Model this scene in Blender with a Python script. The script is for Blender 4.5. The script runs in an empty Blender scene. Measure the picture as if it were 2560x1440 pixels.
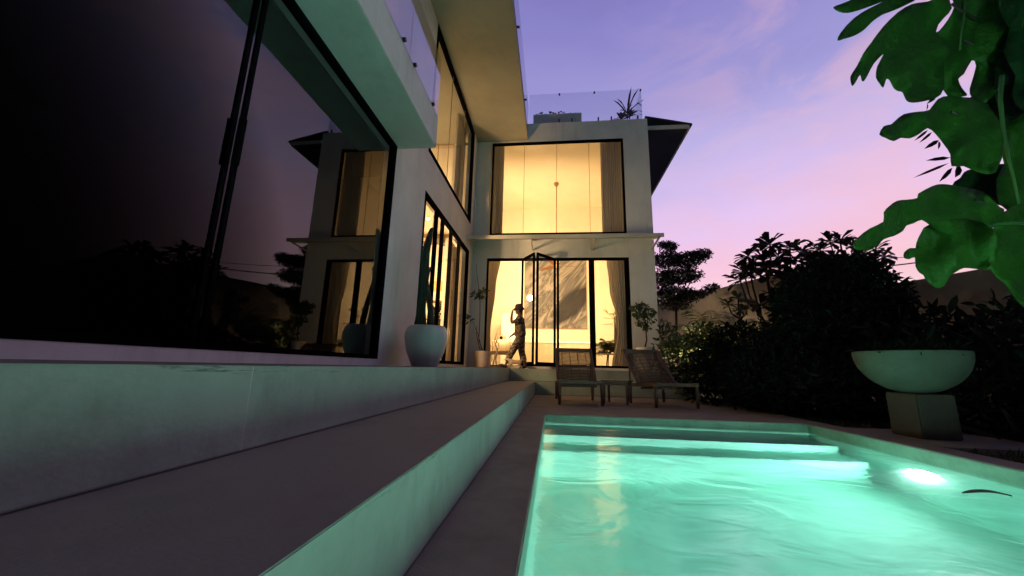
import bpy, bmesh, math, random
import numpy as np
from mathutils import Vector, Matrix
R = math.radians
random.seed(7); rng = np.random.default_rng(7)
C = bpy.context.scene.collection
sc = bpy.context.scene

# ------------------------------------------------------------------ camera
EYE = 0.616
F = 950.0
_Y = np.array([1383-1280., -(921.5-720.), -F]); _Y /= np.linalg.norm(_Y)
_Z = np.array([110., 4543., -950.]); _Z -= _Z.dot(_Y)*_Y; _Z /= np.linalg.norm(_Z)
_X = np.cross(_Y, _Z)
RW = np.array([_X, _Y, _Z])              # camera axes -> world axes
cam = bpy.data.cameras.new('camera'); co = bpy.data.objects.new('camera', cam); C.objects.link(co)
cam.sensor_width = 36; cam.lens = 36*F/2560; cam.clip_start = .02; cam.clip_end = 2000
co.matrix_world = Matrix(((RW[0][0],RW[0][1],RW[0][2],0),(RW[1][0],RW[1][1],RW[1][2],0),(RW[2][0],RW[2][1],RW[2][2],EYE),(0,0,0,1)))
sc.camera = co
def at(u, v, y=None, x=None, z=None):    # where the sight line through a point of the 2560x1440 photo meets a plane
    d = RW @ np.array([u-1280., -(v-720.), -F]); o = np.array([0, 0, EYE])
    t = (y/d[1]) if y is not None else (x/d[0] if x is not None else (z-EYE)/d[2])
    return Vector(o+t*d)

sc.view_settings.view_transform = 'Standard'; sc.view_settings.look = 'None'
sc.view_settings.exposure = 0; sc.view_settings.gamma = 1
cy = sc.cycles
cy.use_denoising = True
try: cy.denoiser = 'OPENIMAGEDENOISE'
except Exception: pass
cy.max_bounces = 10; cy.diffuse_bounces = 4; cy.glossy_bounces = 4; cy.transmission_bounces = 6; cy.transparent_max_bounces = 16
cy.sample_clamp_indirect = 4.0; cy.caustics_refractive = True; cy.caustics_reflective = False
cy.use_adaptive_sampling = True; cy.adaptive_threshold = 0.015

# ------------------------------------------------------------------ sky (dusk)
def lin(r, g, b):
    f = lambda c: (c/255/12.92) if c/255 <= .04045 else ((c/255+.055)/1.055)**2.4
    return (f(r), f(g), f(b), 1)
W = bpy.data.worlds.new('World'); sc.world = W; W.use_nodes = True
nt = W.node_tree; nt.nodes.clear(); N = nt.nodes.new; L = nt.links.new
wo = N('ShaderNodeOutputWorld'); bg = N('ShaderNodeBackground'); L(bg.outputs[0], wo.inputs[0])
tc = N('ShaderNodeTexCoord'); sp = N('ShaderNodeSeparateXYZ'); L(tc.outputs['Generated'], sp.inputs[0])
nz = N('ShaderNodeTexNoise'); nz.inputs['Scale'].default_value = 2.2; nz.inputs['Detail'].default_value = 5; nz.inputs['Roughness'].default_value = .55
mp = N('ShaderNodeMapping'); mp.inputs['Scale'].default_value = (1, 1, 3.0); L(tc.outputs['Generated'], mp.inputs[0]); L(mp.outputs[0], nz.inputs['Vector'])
ma = N('ShaderNodeMath'); ma.operation = 'MULTIPLY_ADD'; ma.inputs[1].default_value = .16; ma.inputs[2].default_value = -.08
L(nz.outputs[0], ma.inputs[0]); ad = N('ShaderNodeMath'); ad.operation = 'ADD'; L(ma.outputs[0], ad.inputs[0]); L(sp.outputs[2], ad.inputs[1])
cr = N('ShaderNodeValToRGB'); L(ad.outputs[0], cr.inputs[0])
SKY = [(0.0, (150,120,130)), (.09, (255,226,212)), (.22, (250,202,226)), (.34, (232,200,242)), (.47, (194,182,233)), (.60, (162,156,216)), (.74, (138,132,200)), (1.0, (62,60,120))]
els = cr.color_ramp.elements
while len(els) < len(SKY): els.new(.5)
for e, (p, c) in zip(els, SKY): e.position = p; e.color = lin(*c)
# warm band low over the right-hand side, cloud streaks
cl = N('ShaderNodeTexNoise'); cl.inputs['Scale'].default_value = 4.2; cl.inputs['Detail'].default_value = 8; cl.inputs['Roughness'].default_value = .6; cl.inputs['Distortion'].default_value = .6
mp2 = N('ShaderNodeMapping'); mp2.inputs['Scale'].default_value = (1, 1, 2.6); mp2.inputs['Rotation'].default_value = (.35, .25, 0); L(tc.outputs['Generated'], mp2.inputs[0]); L(mp2.outputs[0], cl.inputs['Vector'])
cr2 = N('ShaderNodeValToRGB'); L(cl.outputs[0], cr2.inputs[0]); cr2.color_ramp.elements[0].position = .46; cr2.color_ramp.elements[0].color = (0,0,0,1); cr2.color_ramp.elements[1].position = .64; cr2.color_ramp.elements[1].color = (.42,.42,.42,1)
side = N('ShaderNodeMapRange'); side.inputs[1].default_value = .08; side.inputs[2].default_value = .62; L(sp.outputs[0], side.inputs[0])
mm = N('ShaderNodeMath'); mm.operation = 'MULTIPLY'; L(cr2.outputs[0], mm.inputs[0]); L(side.outputs[0], mm.inputs[1])
mx = N('ShaderNodeMix'); mx.data_type = 'RGBA'; L(mm.outputs[0], mx.inputs[0]); L(cr.outputs[0], mx.inputs[6]); mx.inputs[7].default_value = lin(246,192,200)
# the sky opposite the afterglow is darker and bluer
bk = N('ShaderNodeMapRange'); bk.interpolation_type = 'SMOOTHSTEP'; bk.inputs[1].default_value = .05; bk.inputs[2].default_value = .66; bk.inputs[3].default_value = 0; bk.inputs[4].default_value = 1; dv = N('ShaderNodeVectorMath'); dv.operation = 'DOT_PRODUCT'; dv.inputs[1].default_value = (.18,.98,0); L(tc.outputs['Generated'], dv.inputs[0]); L(dv.outputs['Value'], bk.inputs[0])
m3 = N('ShaderNodeMix'); m3.data_type = 'RGBA'; L(bk.outputs[0], m3.inputs[0]); m3.inputs[6].default_value = (.085,.078,.125,1); L(mx.outputs[2], m3.inputs[7])
L(m3.outputs[2], bg.inputs[0]); bg.inputs[1].default_value = 1.0
W.cycles.sampling_method = 'AUTOMATIC'

# ------------------------------------------------------------------ materials
def mat(name, col, rough=.6, noise=0, nscale=6, bump=0, bscale=40, metal=0, spec=.5, emit=None, estr=0, stain=None):
    m = bpy.data.materials.new(name); m.use_nodes = True; n = m.node_tree; b = n.nodes['Principled BSDF']
    b.inputs['Base Color'].default_value = (*col, 1); b.inputs['Roughness'].default_value = rough
    b.inputs['Metallic'].default_value = metal; b.inputs['Specular IOR Level'].default_value = spec
    t = n.nodes.new('ShaderNodeTexCoord')
    if noise:
        x = n.nodes.new('ShaderNodeTexNoise'); x.inputs['Scale'].default_value = nscale; x.inputs['Detail'].default_value = 7; x.inputs['Roughness'].default_value = .65
        n.links.new(t.outputs['Object'], x.inputs['Vector'])
        r = n.nodes.new('ShaderNodeMapRange'); r.inputs[1].default_value = .3; r.inputs[2].default_value = .7; r.inputs[3].default_value = 1-noise; r.inputs[4].default_value = 1+noise*.4
        n.links.new(x.outputs[0], r.inputs[0])
        v = n.nodes.new('ShaderNodeVectorMath'); v.operation = 'SCALE'; v.inputs[0].default_value = col; n.links.new(r.outputs[0], v.inputs['Scale'])
        src = v.outputs[0]
        if stain:
            # soft dirty blotches and drips, stretched down the face
            s = n.nodes.new('ShaderNodeTexNoise'); s.inputs['Scale'].default_value = stain[0]; s.inputs['Detail'].default_value = 6; s.inputs['Roughness'].default_value = .7
            q = n.nodes.new('ShaderNodeMapping'); q.inputs['Scale'].default_value = stain[1]; n.links.new(t.outputs['Object'], q.inputs[0]); n.links.new(q.outputs[0], s.inputs['Vector'])
            c = n.nodes.new('ShaderNodeMapRange'); c.inputs[1].default_value = .52; c.inputs[2].default_value = .74; c.inputs[4].default_value = stain[2]; n.links.new(s.outputs[0], c.inputs[0])
            k = n.nodes.new('ShaderNodeMix'); k.data_type = 'RGBA'; n.links.new(c.outputs[0], k.inputs[0]); n.links.new(src, k.inputs[6]); k.inputs[7].default_value = (col[0]*.4, col[1]*.38, col[2]*.33, 1)
            src = k.outputs[2]
        n.links.new(src, b.inputs['Base Color'])
    if bump:
        y = n.nodes.new('ShaderNodeTexNoise'); y.inputs['Scale'].default_value = bscale; y.inputs['Detail'].default_value = 6
        n.links.new(t.outputs['Object'], y.inputs['Vector'])
        u = n.nodes.new('ShaderNodeBump'); u.inputs['Strength'].default_value = bump; u.inputs['Distance'].default_value = .02
        n.links.new(y.outputs[0], u.inputs['Height']); n.links.new(u.outputs[0], b.inputs['Normal'])
    if emit: b.inputs['Emission Color'].default_value = (*emit, 1); b.inputs['Emission Strength'].default_value = estr
    return m
def glass_mat(name, gain=1.8, tint=(.93,.95,.95), base=0.0, power=5.0, f0=.04, top=.95):
    m = bpy.data.materials.new(name); m.use_nodes = True; n = m.node_tree; n.nodes.clear()
    o = n.nodes.new('ShaderNodeOutputMaterial'); x = n.nodes.new('ShaderNodeMixShader'); t = n.nodes.new('ShaderNodeBsdfTransparent'); g = n.nodes.new('ShaderNodeBsdfGlossy')
    # Schlick reflectance of a thin pane, the same from both sides
    ge = n.nodes.new('ShaderNodeNewGeometry'); dt = n.nodes.new('ShaderNodeVectorMath'); dt.operation = 'DOT_PRODUCT'; n.links.new(ge.outputs['Incoming'], dt.inputs[0]); n.links.new(ge.outputs['True Normal'], dt.inputs[1])
    def mth(op, a_, b_=None, c_=None):
        q = n.nodes.new('ShaderNodeMath'); q.operation = op
        for i_, v_ in enumerate((a_,b_,c_)):
            if v_ is None: continue
            if isinstance(v_, (int,float)): q.inputs[i_].default_value = v_
            else: n.links.new(v_, q.inputs[i_])
        return q.outputs[0]
    cs = mth('ABSOLUTE', dt.outputs['Value']); om = mth('SUBTRACT', 1.0, cs); pw = mth('POWER', om, power); fr = mth('MULTIPLY_ADD', pw, 1-f0, f0); k = mth('MULTIPLY_ADD', fr, gain, base); k = mth('MINIMUM', k, top)
    t.inputs[0].default_value = (*tint, 1); g.inputs['Roughness'].default_value = 0.0
    n.links.new(k, x.inputs[0]); n.links.new(t.outputs[0], x.inputs[1]); n.links.new(g.outputs[0], x.inputs[2]); n.links.new(x.outputs[0], o.inputs[0])
    return m
M = {}
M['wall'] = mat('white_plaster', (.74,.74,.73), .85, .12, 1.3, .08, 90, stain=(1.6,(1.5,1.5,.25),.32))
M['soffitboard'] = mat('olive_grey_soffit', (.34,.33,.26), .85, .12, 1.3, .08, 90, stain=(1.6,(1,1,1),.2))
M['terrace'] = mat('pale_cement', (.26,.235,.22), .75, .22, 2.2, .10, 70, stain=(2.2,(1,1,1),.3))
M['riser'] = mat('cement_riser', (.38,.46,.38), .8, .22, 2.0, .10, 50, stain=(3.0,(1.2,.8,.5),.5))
M['deck'] = mat('pebble_deck', (.25,.215,.19), .8, .25, 3.0, .3, 110, stain=(2.5,(1,1,1),.35))
M['pool'] = mat('pool_plaster', (.36,.74,.62), .6, .22, 1.6, stain=(1.4,(1,1,1),.30))
M['tile'] = mat('pool_tile_edge', (.22,.42,.30), .5, .3, 5)
M['soil'] = mat('dark_soil', (.03,.025,.018), .95, .4, 4, .5, 30)
M['black'] = mat('black_aluminium', (.004,.004,.005), .7, spec=0)
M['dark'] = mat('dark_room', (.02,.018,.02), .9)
M['room'] = mat('cream_room_paint', (.80,.74,.60), .8, .06, 1.5)
M['timber'] = mat('stained_timber_ceiling', (.30,.16,.06), .6, .3, 5)
M['floor'] = mat('polished_cement_floor', (.45,.40,.33), .35, .15, 2)
M['curtain'] = mat('linen_curtain', (.72,.68,.60), .9, .12, 30)
M['sheer'] = mat('white_sheer_curtain', (.78,.74,.64), .9, .1, 20)
for k_ in ('curtain','sheer'):
    n_ = M[k_].node_tree; pb = n_.nodes['Principled BSDF']; tr = n_.nodes.new('ShaderNodeBsdfTranslucent'); tr.inputs[0].default_value = (.66,.62,.55,1) if k_ == 'curtain' else (.85,.78,.66,1)
    mx_ = n_.nodes.new('ShaderNodeMixShader'); mx_.inputs[0].default_value = .42 if k_ == 'curtain' else .55; n_.links.new(pb.outputs[0], mx_.inputs[1]); n_.links.new(tr.outputs[0], mx_.inputs[2]); n_.links.new(mx_.outputs[0], n_.nodes['Material Output'].inputs[0])
M['pot'] = mat('grey_glazed_pot', (.62,.65,.62), .35, .1, 5, .1, 30, spec=.5)
M['pot2'] = mat('blush_plaster_pot', (.58,.50,.44), .7, .15, 8)
M['potw'] = mat('white_ceramic_pot', (.75,.72,.68), .5)
M['bowl'] = mat('cast_cement_bowl', (.095,.13,.09), .8, .2, 4, .3, 50)
M['ped'] = mat('cement_pedestal', (.06,.052,.038), .85, .25, 4, .3, 50)
M['cactus'] = mat('cactus_skin', (.009,.026,.009), .6, .3, 12)
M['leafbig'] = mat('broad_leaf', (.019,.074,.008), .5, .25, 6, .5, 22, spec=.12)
M['leafshade'] = mat('shaded_broad_leaf', (.006,.028,.007), .8, .5, 9, .4, 22, spec=.1)  # broad leaf copy with shade put into its colour, for the filler leaves
M['leafrib'] = mat('leaf_rib', (.03,.11,.02), .5)
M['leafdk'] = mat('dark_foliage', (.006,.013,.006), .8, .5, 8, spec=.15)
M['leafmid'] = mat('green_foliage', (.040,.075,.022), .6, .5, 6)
M['leafpalm'] = mat('palm_frond', (.13,.15,.045), .55, .35, 8)
M['bark'] = mat('dark_bark', (.035,.026,.02), .9, .4, 14, .5, 30)
M['grass'] = mat('grass_blades', (.05,.075,.02), .8, .4, 20)
M['gwall'] = mat('render_boundary_wall', (.20,.165,.13), .9, .25, 1.5, .3, 40, stain=(1.5,(1,1,.4),.3))
M['teak'] = mat('weathered_teak', (.13,.062,.040), .6, .35, 18)
M['rope'] = mat('woven_cord', (.17,.085,.055), .8, .3, 60)
M['roof'] = mat('dark_roof_tiles', (.035,.035,.05), .7, .3, 20)
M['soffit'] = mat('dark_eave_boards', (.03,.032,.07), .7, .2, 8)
M['metalw'] = mat('painted_steel', (.62,.60,.52), .5, .1, 4)
M['steel'] = mat('standoff_steel', (.02,.02,.025), .4)
M['skin'] = mat('brown_skin', (.10,.050,.032), .6)
M['hat'] = mat('dark_felt_hat', (.03,.015,.013), .9)
M['fur'] = mat('cream_fur', (.62,.47,.33), .95, .3, 30, .5, 60)
M['hair'] = mat('dark_hair', (.01,.008,.008), .7)
M['glass'] = glass_mat('window_glass', 1.0); M['tglass'] = glass_mat('tinted_glass', 17.0, (.5,.48,.46), 0, 5.5, 0, .115)
M['bglass'] = glass_mat('balustrade_glass', 1.5, (.92,.94,.97), .0)
M['lamp'] = mat('lit_bulb', (1,1,1), .5, emit=(1,.83,.5), estr=5)
M['fanwood'] = mat('fan_wood', (.22,.09,.03), .5, .2, 10)
M['fanmetal'] = mat('fan_brass', (.30,.20,.08), .45)
M['counter'] = mat('island_front', (.42,.34,.21), .6, .15, 6)
M['countertop'] = mat('island_top', (.74,.68,.52), .4)
M['rattan'] = mat('rattan', (.50,.40,.26), .7, .3, 30)
M['shelf'] = mat('shelf_board', (.25,.15,.06), .6)
M['fridge'] = mat('white_lacquer', (.85,.84,.72), .4)
M['yellow'] = mat('yellow_panel', (.72,.48,.12), .6)
M['cord'] = mat('cable_rubber', (.01,.01,.01), .7)
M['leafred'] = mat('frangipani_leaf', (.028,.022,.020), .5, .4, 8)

def veins(mn):
    n = M[mn].node_tree; b = n.nodes['Principled BSDF']; src = b.inputs['Base Color'].links[0].from_socket
    t = n.nodes.new('ShaderNodeTexCoord'); q = n.nodes.new('ShaderNodeMapping'); q.inputs['Rotation'].default_value = (0,R(35),R(20)); n.links.new(t.outputs['Object'], q.inputs[0])
    w = n.nodes.new('ShaderNodeTexWave'); w.inputs['Scale'].default_value = 3.6; w.inputs['Distortion'].default_value = 5; w.inputs['Detail'].default_value = 3; w.inputs['Detail Scale'].default_value = .5; n.links.new(q.outputs[0], w.inputs['Vector'])
    r = n.nodes.new('ShaderNodeMapRange'); r.inputs[1].default_value = .93; r.inputs[2].default_value = 1.0; r.inputs[4].default_value = .45; n.links.new(w.outputs['Fac'], r.inputs[0])
    x = n.nodes.new('ShaderNodeMix'); x.data_type = 'RGBA'; n.links.new(r.outputs[0], x.inputs[0]); n.links.new(src, x.inputs[6]); x.inputs[7].default_value = (.024,.092,.012,1); n.links.new(x.outputs[2], b.inputs['Base Color'])
veins('leafbig')
# patterned clothes
def pattern(name, a, b, s):
    m = bpy.data.materials.new(name); m.use_nodes = True; n = m.node_tree; p = n.nodes['Principled BSDF']; p.inputs['Roughness'].default_value = .9
    t = n.nodes.new('ShaderNodeTexCoord'); v = n.nodes.new('ShaderNodeTexNoise'); v.inputs['Scale'].default_value = s; v.inputs['Detail'].default_value = 3; n.links.new(t.outputs['Object'], v.inputs['Vector'])
    r = n.nodes.new('ShaderNodeValToRGB'); r.color_ramp.elements[0].position = .49; r.color_ramp.elements[1].position = .53; r.color_ramp.elements[0].color = (*a,1); r.color_ramp.elements[1].color = (*b,1)
    n.links.new(v.outputs[0], r.inputs[0]); n.links.new(r.outputs[0], p.inputs['Base Color']); return m
M['shirt'] = pattern('printed_shirt', (.075,.035,.028), (.20,.15,.09), 13)
M['trouser'] = pattern('printed_trousers', (.06,.028,.022), (.27,.21,.14), 17)
# abstract canvas
def canvas():
    m = bpy.data.materials.new('abstract_canvas'); m.use_nodes = True; n = m.node_tree; p = n.nodes['Principled BSDF']; p.inputs['Roughness'].default_value = .7
    t = n.nodes.new('ShaderNodeTexCoord'); g = n.nodes.new('ShaderNodeMapping'); g.vector_type = 'TEXTURE'; g.inputs['Rotation'].default_value = (0, R(-50), 0); g.inputs['Scale'].default_value = (2.6, 1, .62)
    n.links.new(t.outputs['Object'], g.inputs[0])
    a = n.nodes.new('ShaderNodeTexNoise'); a.inputs['Scale'].default_value = 1.25; a.inputs['Detail'].default_value = 9; a.inputs['Roughness'].default_value = .62; a.inputs['Distortion'].default_value = .8; n.links.new(g.outputs[0], a.inputs['Vector'])
    r = n.nodes.new('ShaderNodeValToRGB'); e = r.color_ramp.elements
    e[0].position = .30; e[0].color = (.34,.32,.27,1); e[1].position = .72; e[1].color = (.075,.072,.07,1)
    k = e.new(.42); k.color = (.24,.23,.205,1); k = e.new(.5); k.color = (.085,.082,.078,1); k = e.new(.58); k.color = (.32,.30,.26,1)
    n.links.new(a.outputs[0], r.inputs[0])
    # one dark painted mass low on the right: a slanting ellipse with a ragged rim
    q = n.nodes.new('ShaderNodeMapping'); q.vector_type = 'TEXTURE'; q.inputs['Location'].default_value = (.72, 0, 1.05); q.inputs['Rotation'].default_value = (0, R(-47), 0); q.inputs['Scale'].default_value = (1.15, 5, .48)
    n.links.new(t.outputs['Object'], q.inputs[0]); ln = n.nodes.new('ShaderNodeVectorMath'); ln.operation = 'LENGTH'; n.links.new(q.outputs[0], ln.inputs[0])
    w = n.nodes.new('ShaderNodeMath'); w.operation = 'MULTIPLY_ADD'; w.inputs[1].default_value = .7; n.links.new(a.outputs[0], w.inputs[0]); n.links.new(ln.outputs['Value'], w.inputs[2])
    c = n.nodes.new('ShaderNodeMapRange'); c.inputs[1].default_value = 1.15; c.inputs[2].default_value = 1.5; c.inputs[3].default_value = .95; c.inputs[4].default_value = 0; n.links.new(w.outputs[0], c.inputs[0])
    x = n.nodes.new('ShaderNodeMix'); x.data_type = 'RGBA'; n.links.new(c.outputs[0], x.inputs[0]); n.links.new(r.outputs[0], x.inputs[6]); x.inputs[7].default_value = (.012,.012,.014,1)
    n.links.new(x.outputs[2], p.inputs['Base Color']); return m
M['canvas'] = canvas()
# water
def water():
    m = bpy.data.materials.new('pool_water'); m.use_nodes = True; n = m.node_tree; n.nodes.clear()
    o = n.nodes.new('ShaderNodeOutputMaterial'); g = n.nodes.new('ShaderNodeBsdfGlass'); g.inputs['IOR'].default_value = 1.33; g.inputs['Roughness'].default_value = .14; g.inputs['Color'].default_value = (.96,1,.99,1)
    t = n.nodes.new('ShaderNodeTexCoord'); q = n.nodes.new('ShaderNodeMapping'); q.inputs['Scale'].default_value = (1,1.25,1); q.inputs['Rotation'].default_value = (0,0,R(25)); n.links.new(t.outputs['Object'], q.inputs[0])
    a = n.nodes.new('ShaderNodeTexNoise'); a.inputs['Scale'].default_value = 2.0; a.inputs['Detail'].default_value = 3; a.inputs['Distortion'].default_value = .9; a.inputs['Roughness'].default_value = .45; n.links.new(q.outputs[0], a.inputs['Vector'])
    b = n.nodes.new('ShaderNodeTexNoise'); b.inputs['Scale'].default_value = 11; b.inputs['Detail'].default_value = 3; b.inputs['Distortion'].default_value = 1.5; n.links.new(q.outputs[0], b.inputs['Vector'])
    # the surface is ruffled round the jet in the middle and calm beside the steps
    c = n.nodes.new('ShaderNodeTexNoise'); c.inputs['Scale'].default_value = .9; n.links.new(t.outputs['Object'], c.inputs['Vector'])
    w = n.nodes.new('ShaderNodeMapRange'); w.inputs[1].default_value = .45; w.inputs[2].default_value = .65; w.inputs[4].default_value = .12; n.links.new(c.outputs[0], w.inputs[0])
    k = n.nodes.new('ShaderNodeMath'); k.operation = 'MULTIPLY'; n.links.new(b.outputs[0], k.inputs[0]); n.links.new(w.outputs[0], k.inputs[1])
    s = n.nodes.new('ShaderNodeMath'); s.operation = 'ADD'; n.links.new(a.outputs[0], s.inputs[0]); n.links.new(k.outputs[0], s.inputs[1])
    u = n.nodes.new('ShaderNodeBump'); u.inputs['Strength'].default_value = 1; u.inputs['Distance'].default_value = .018; n.links.new(s.outputs[0], u.inputs['Height']); n.links.new(u.outputs[0], g.inputs['Normal'])
    n.links.new(g.outputs[0], o.inputs[0]); return m
M['water'] = water()

# ------------------------------------------------------------------ helpers
def tag(o, label=None, cat=None, group=None, kind=None):
    if label: o['label'] = label
    if cat: o['category'] = cat
    if group: o['group'] = group
    if kind: o['kind'] = kind
    return o
def empty(name, loc=(0,0,0), rz=0):
    o = bpy.data.objects.new(name, None); o.location = loc; o.rotation_euler = (0,0,rz); o.empty_display_size = .2; C.objects.link(o); return o
def wpos(o):
    p = Vector((0,0,0))
    while o: p += o.location; o = o.parent
    return p
class MB:
    def __init__(s): s.v = []; s.f = []
    def add(s, vs, fs):
        n = len(s.v); s.v += [tuple(v) for v in vs]; s.f += [tuple(i+n for i in f) for f in fs]; return s
    def box(s, x0, x1, y0, y1, z0, z1):
        return s.add([(x0,y0,z0),(x1,y0,z0),(x1,y1,z0),(x0,y1,z0),(x0,y0,z1),(x1,y0,z1),(x1,y1,z1),(x0,y1,z1)],
                     [(0,3,2,1),(4,5,6,7),(0,1,5,4),(1,2,6,5),(2,3,7,6),(3,0,4,7)])
    def tube(s, pts, rad, n=8, cap=True):
        pts = [Vector(p) for p in pts]; rad = rad if isinstance(rad, (list,tuple)) else [rad]*len(pts)
        vs = []; up = Vector((0,0,1))
        for i, p in enumerate(pts):
            d = (pts[min(i+1,len(pts)-1)]-pts[max(i-1,0)]).normalized()
            a = d.cross(up if abs(d.z) < .95 else Vector((1,0,0))).normalized(); b = d.cross(a)
            for k in range(n):
                t = 2*math.pi*k/n; vs.append(p+(a*math.cos(t)+b*math.sin(t))*rad[i])
        fs = [(i*n+k, i*n+(k+1)%n, (i+1)*n+(k+1)%n, (i+1)*n+k) for i in range(len(pts)-1) for k in range(n)]
        if cap: fs += [tuple(range(n))[::-1], tuple((len(pts)-1)*n+k for k in range(n))]
        return s.add(vs, fs)
    def lathe(s, prof, n=40, c=(0,0,0)):
        vs = []; fs = []
        for r, z in prof:
            for k in range(n):
                t = 2*math.pi*k/n; vs.append((c[0]+r*math.cos(t), c[1]+r*math.sin(t), c[2]+z))
        for i in range(len(prof)-1):
            for k in range(n): fs.append((i*n+k, i*n+(k+1)%n, (i+1)*n+(k+1)%n, (i+1)*n+k))
        return s.add(vs, fs)
    def beam(s, a, b, w, h):   # rectangular bar from a to b
        a = Vector(a); b = Vector(b); d = (b-a).normalized(); q = d.cross(Vector((0,0,1)) if abs(d.z) < .95 else Vector((0,1,0))).normalized(); r = q.cross(d)
        vs = [p+q*i*w/2+r*j*h/2 for p in (a,b) for i, j in ((-1,-1),(1,-1),(1,1),(-1,1))]
        return s.add(vs, [(0,1,2,3),(7,6,5,4),(0,4,5,1),(1,5,6,2),(2,6,7,3),(3,7,4,0)])
    def build(s, name, m, parent=None, world=True, smooth=False, bevel=0, recalc=True):
        me = bpy.data.meshes.new(name); off = wpos(parent) if (parent and world) else Vector((0,0,0))
        me.from_pydata([(v[0]-off.x, v[1]-off.y, v[2]-off.z) for v in s.v], [], s.f); me.update()
        o = bpy.data.objects.new(name, me); C.objects.link(o); o.parent = parent
        me.materials.append(M[m] if isinstance(m, str) else m)
        bm = bmesh.new(); bm.from_mesh(me); recalc and bmesh.ops.recalc_face_normals(bm, faces=bm.faces)
        if bevel:
            bmesh.ops.bevel(bm, geom=[e for e in bm.edges if len(e.link_faces) == 2 and e.calc_face_angle(0) > .6], offset=bevel, segments=2, affect='EDGES', clamp_overlap=True)
        bm.to_mesh(me); bm.free()
        if smooth: me.polygons.foreach_set('use_smooth', [True]*len(me.polygons))
        return o
def struct(name, mb, m, **k):
    o = mb.build(name, m, **k); o['kind'] = 'structure'; return o
def rect_ring(mb, axis, c, th, a0, a1, b0, b1, w, wb=None):
    # a rectangular frame in the plane axis=c (thickness th); a = horizontal, b = vertical
    wb = wb or w
    for (p0,p1,q0,q1) in ((a0,a0+w,b0,b1),(a1-w,a1,b0,b1),(a0+w,a1-w,b0,b0+wb),(a0+w,a1-w,b1-wb,b1)):
        if axis == 'x': mb.box(c-th/2,c+th/2,p0,p1,q0,q1)
        else: mb.box(p0,p1,c-th/2,c+th/2,q0,q1)
    return mb

XW, YF = -2.46, 11.0       # plane of the left wing's front, plane of the facing block's front
ZT, ZF = .60, .665         # terrace top, sill

# ------------------------------------------------------------------ ground, deck, terrace
g = MB(); 
for (a,b,c,d) in ((-60,-8.5,-60,90),(3.6,90,-60,90),(-8.5,3.6,17.6,90),(-8.5,3.6,-60,-6)): g.add([(a,c,-.05),(b,c,-.05),(b,d,-.05),(a,d,-.05)], [(0,1,2,3)])
struct('ground', g, 'soil')
PX0, PX1, PY0, PY1, WZ, PB = -.113, 3.25, -4.0, 5.51, -.11, -1.6
d = MB()
d.box(-.44, PX0, PY0-1, 9.45, -.2, 0); d.box(PX0, PX1, PY1, 9.45, -.2, 0); d.box(PX1, 3.52, PY0-1, 9.45, -.2, 0); d.box(3.52,4.75,4.1,5.3,-.2,-.002)
d.box(PX0, PX1, PY0-1, PY0, -.2, 0)
d.box(3.3,3.52,9.45,12,-.2,-.003)
struct('pool_deck', d, 'deck')
t = MB()
t.box(-1.10, -.444, -5, 9.45, -.2, .30)      # lower step along the pool
t.box(-1.10, 3.3, 9.4505, 9.75, -.2, .2995)      # its return in front of the house
o = struct('lower_step', t, 'terrace')
t = MB(); t.box(XW-.6, -1.104, -5, 9.754, -.2, ZT); t.box(XW-.6, 3.25, 9.754, YF+.02, -.2, ZT)
o = struct('terrace', t, 'terrace')
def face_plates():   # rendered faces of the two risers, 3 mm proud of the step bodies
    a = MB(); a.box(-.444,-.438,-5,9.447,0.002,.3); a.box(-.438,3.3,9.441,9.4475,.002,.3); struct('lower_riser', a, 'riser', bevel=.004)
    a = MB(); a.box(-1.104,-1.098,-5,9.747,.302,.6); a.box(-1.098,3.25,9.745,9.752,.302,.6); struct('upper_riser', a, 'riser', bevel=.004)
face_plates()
def wear(mname, top, bot, c):   # chipped dirty upper arris and a grimy line along the foot
    n = M[mname].node_tree; b = n.nodes['Principled BSDF']; src = b.inputs['Base Color'].links[0].from_socket
    t = n.nodes.new('ShaderNodeTexCoord'); sp_ = n.nodes.new('ShaderNodeSeparateXYZ'); n.links.new(t.outputs['Object'], sp_.inputs[0])
    q = n.nodes.new('ShaderNodeMapping'); q.inputs['Scale'].default_value = (1,.9,14); z = n.nodes.new('ShaderNodeTexNoise'); z.inputs['Scale'].default_value = 3.2; z.inputs['Detail'].default_value = 8; z.inputs['Roughness'].default_value = .7
    n.links.new(t.outputs['Object'], q.inputs[0]); n.links.new(q.outputs[0], z.inputs['Vector'])
    def mr(s_, a_, b_, c_=0., d_=1.):
        r = n.nodes.new('ShaderNodeMapRange'); r.inputs[1].default_value = a_; r.inputs[2].default_value = b_; r.inputs[3].default_value = c_; r.inputs[4].default_value = d_; n.links.new(s_, r.inputs[0]); return r.outputs[0]
    def mu(a_, b_, op='MULTIPLY'):
        r = n.nodes.new('ShaderNodeMath'); r.operation = op; n.links.new(a_, r.inputs[0]); n.links.new(b_, r.inputs[1]); return r.outputs[0]
    k = mu(mr(z.outputs[0], .58, .67), mr(sp_.outputs[2], top-.05, top-.012)); k2 = mr(sp_.outputs[2], bot+.012, bot+.002); k = mu(k, k2, 'MAXIMUM')
    x = n.nodes.new('ShaderNodeMix'); x.data_type = 'RGBA'; n.links.new(k, x.inputs[0]); n.links.new(src, x.inputs[6]); x.inputs[7].default_value = (*c,1); n.links.new(x.outputs[2], b.inputs['Base Color'])
M['riser2'] = M['riser'].copy(); M['riser2'].name = 'upper_cement_riser'
wear('riser', .30, 0, (.03,.035,.025)); wear('riser2', .60, .30, (.05,.055,.04))
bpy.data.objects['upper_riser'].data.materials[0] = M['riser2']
sm = MB()
sm.box(-1.0978,-1.0970,1.32,1.3225,.31,.595)
struct('riser_seam', sm, 'potw')

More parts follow.
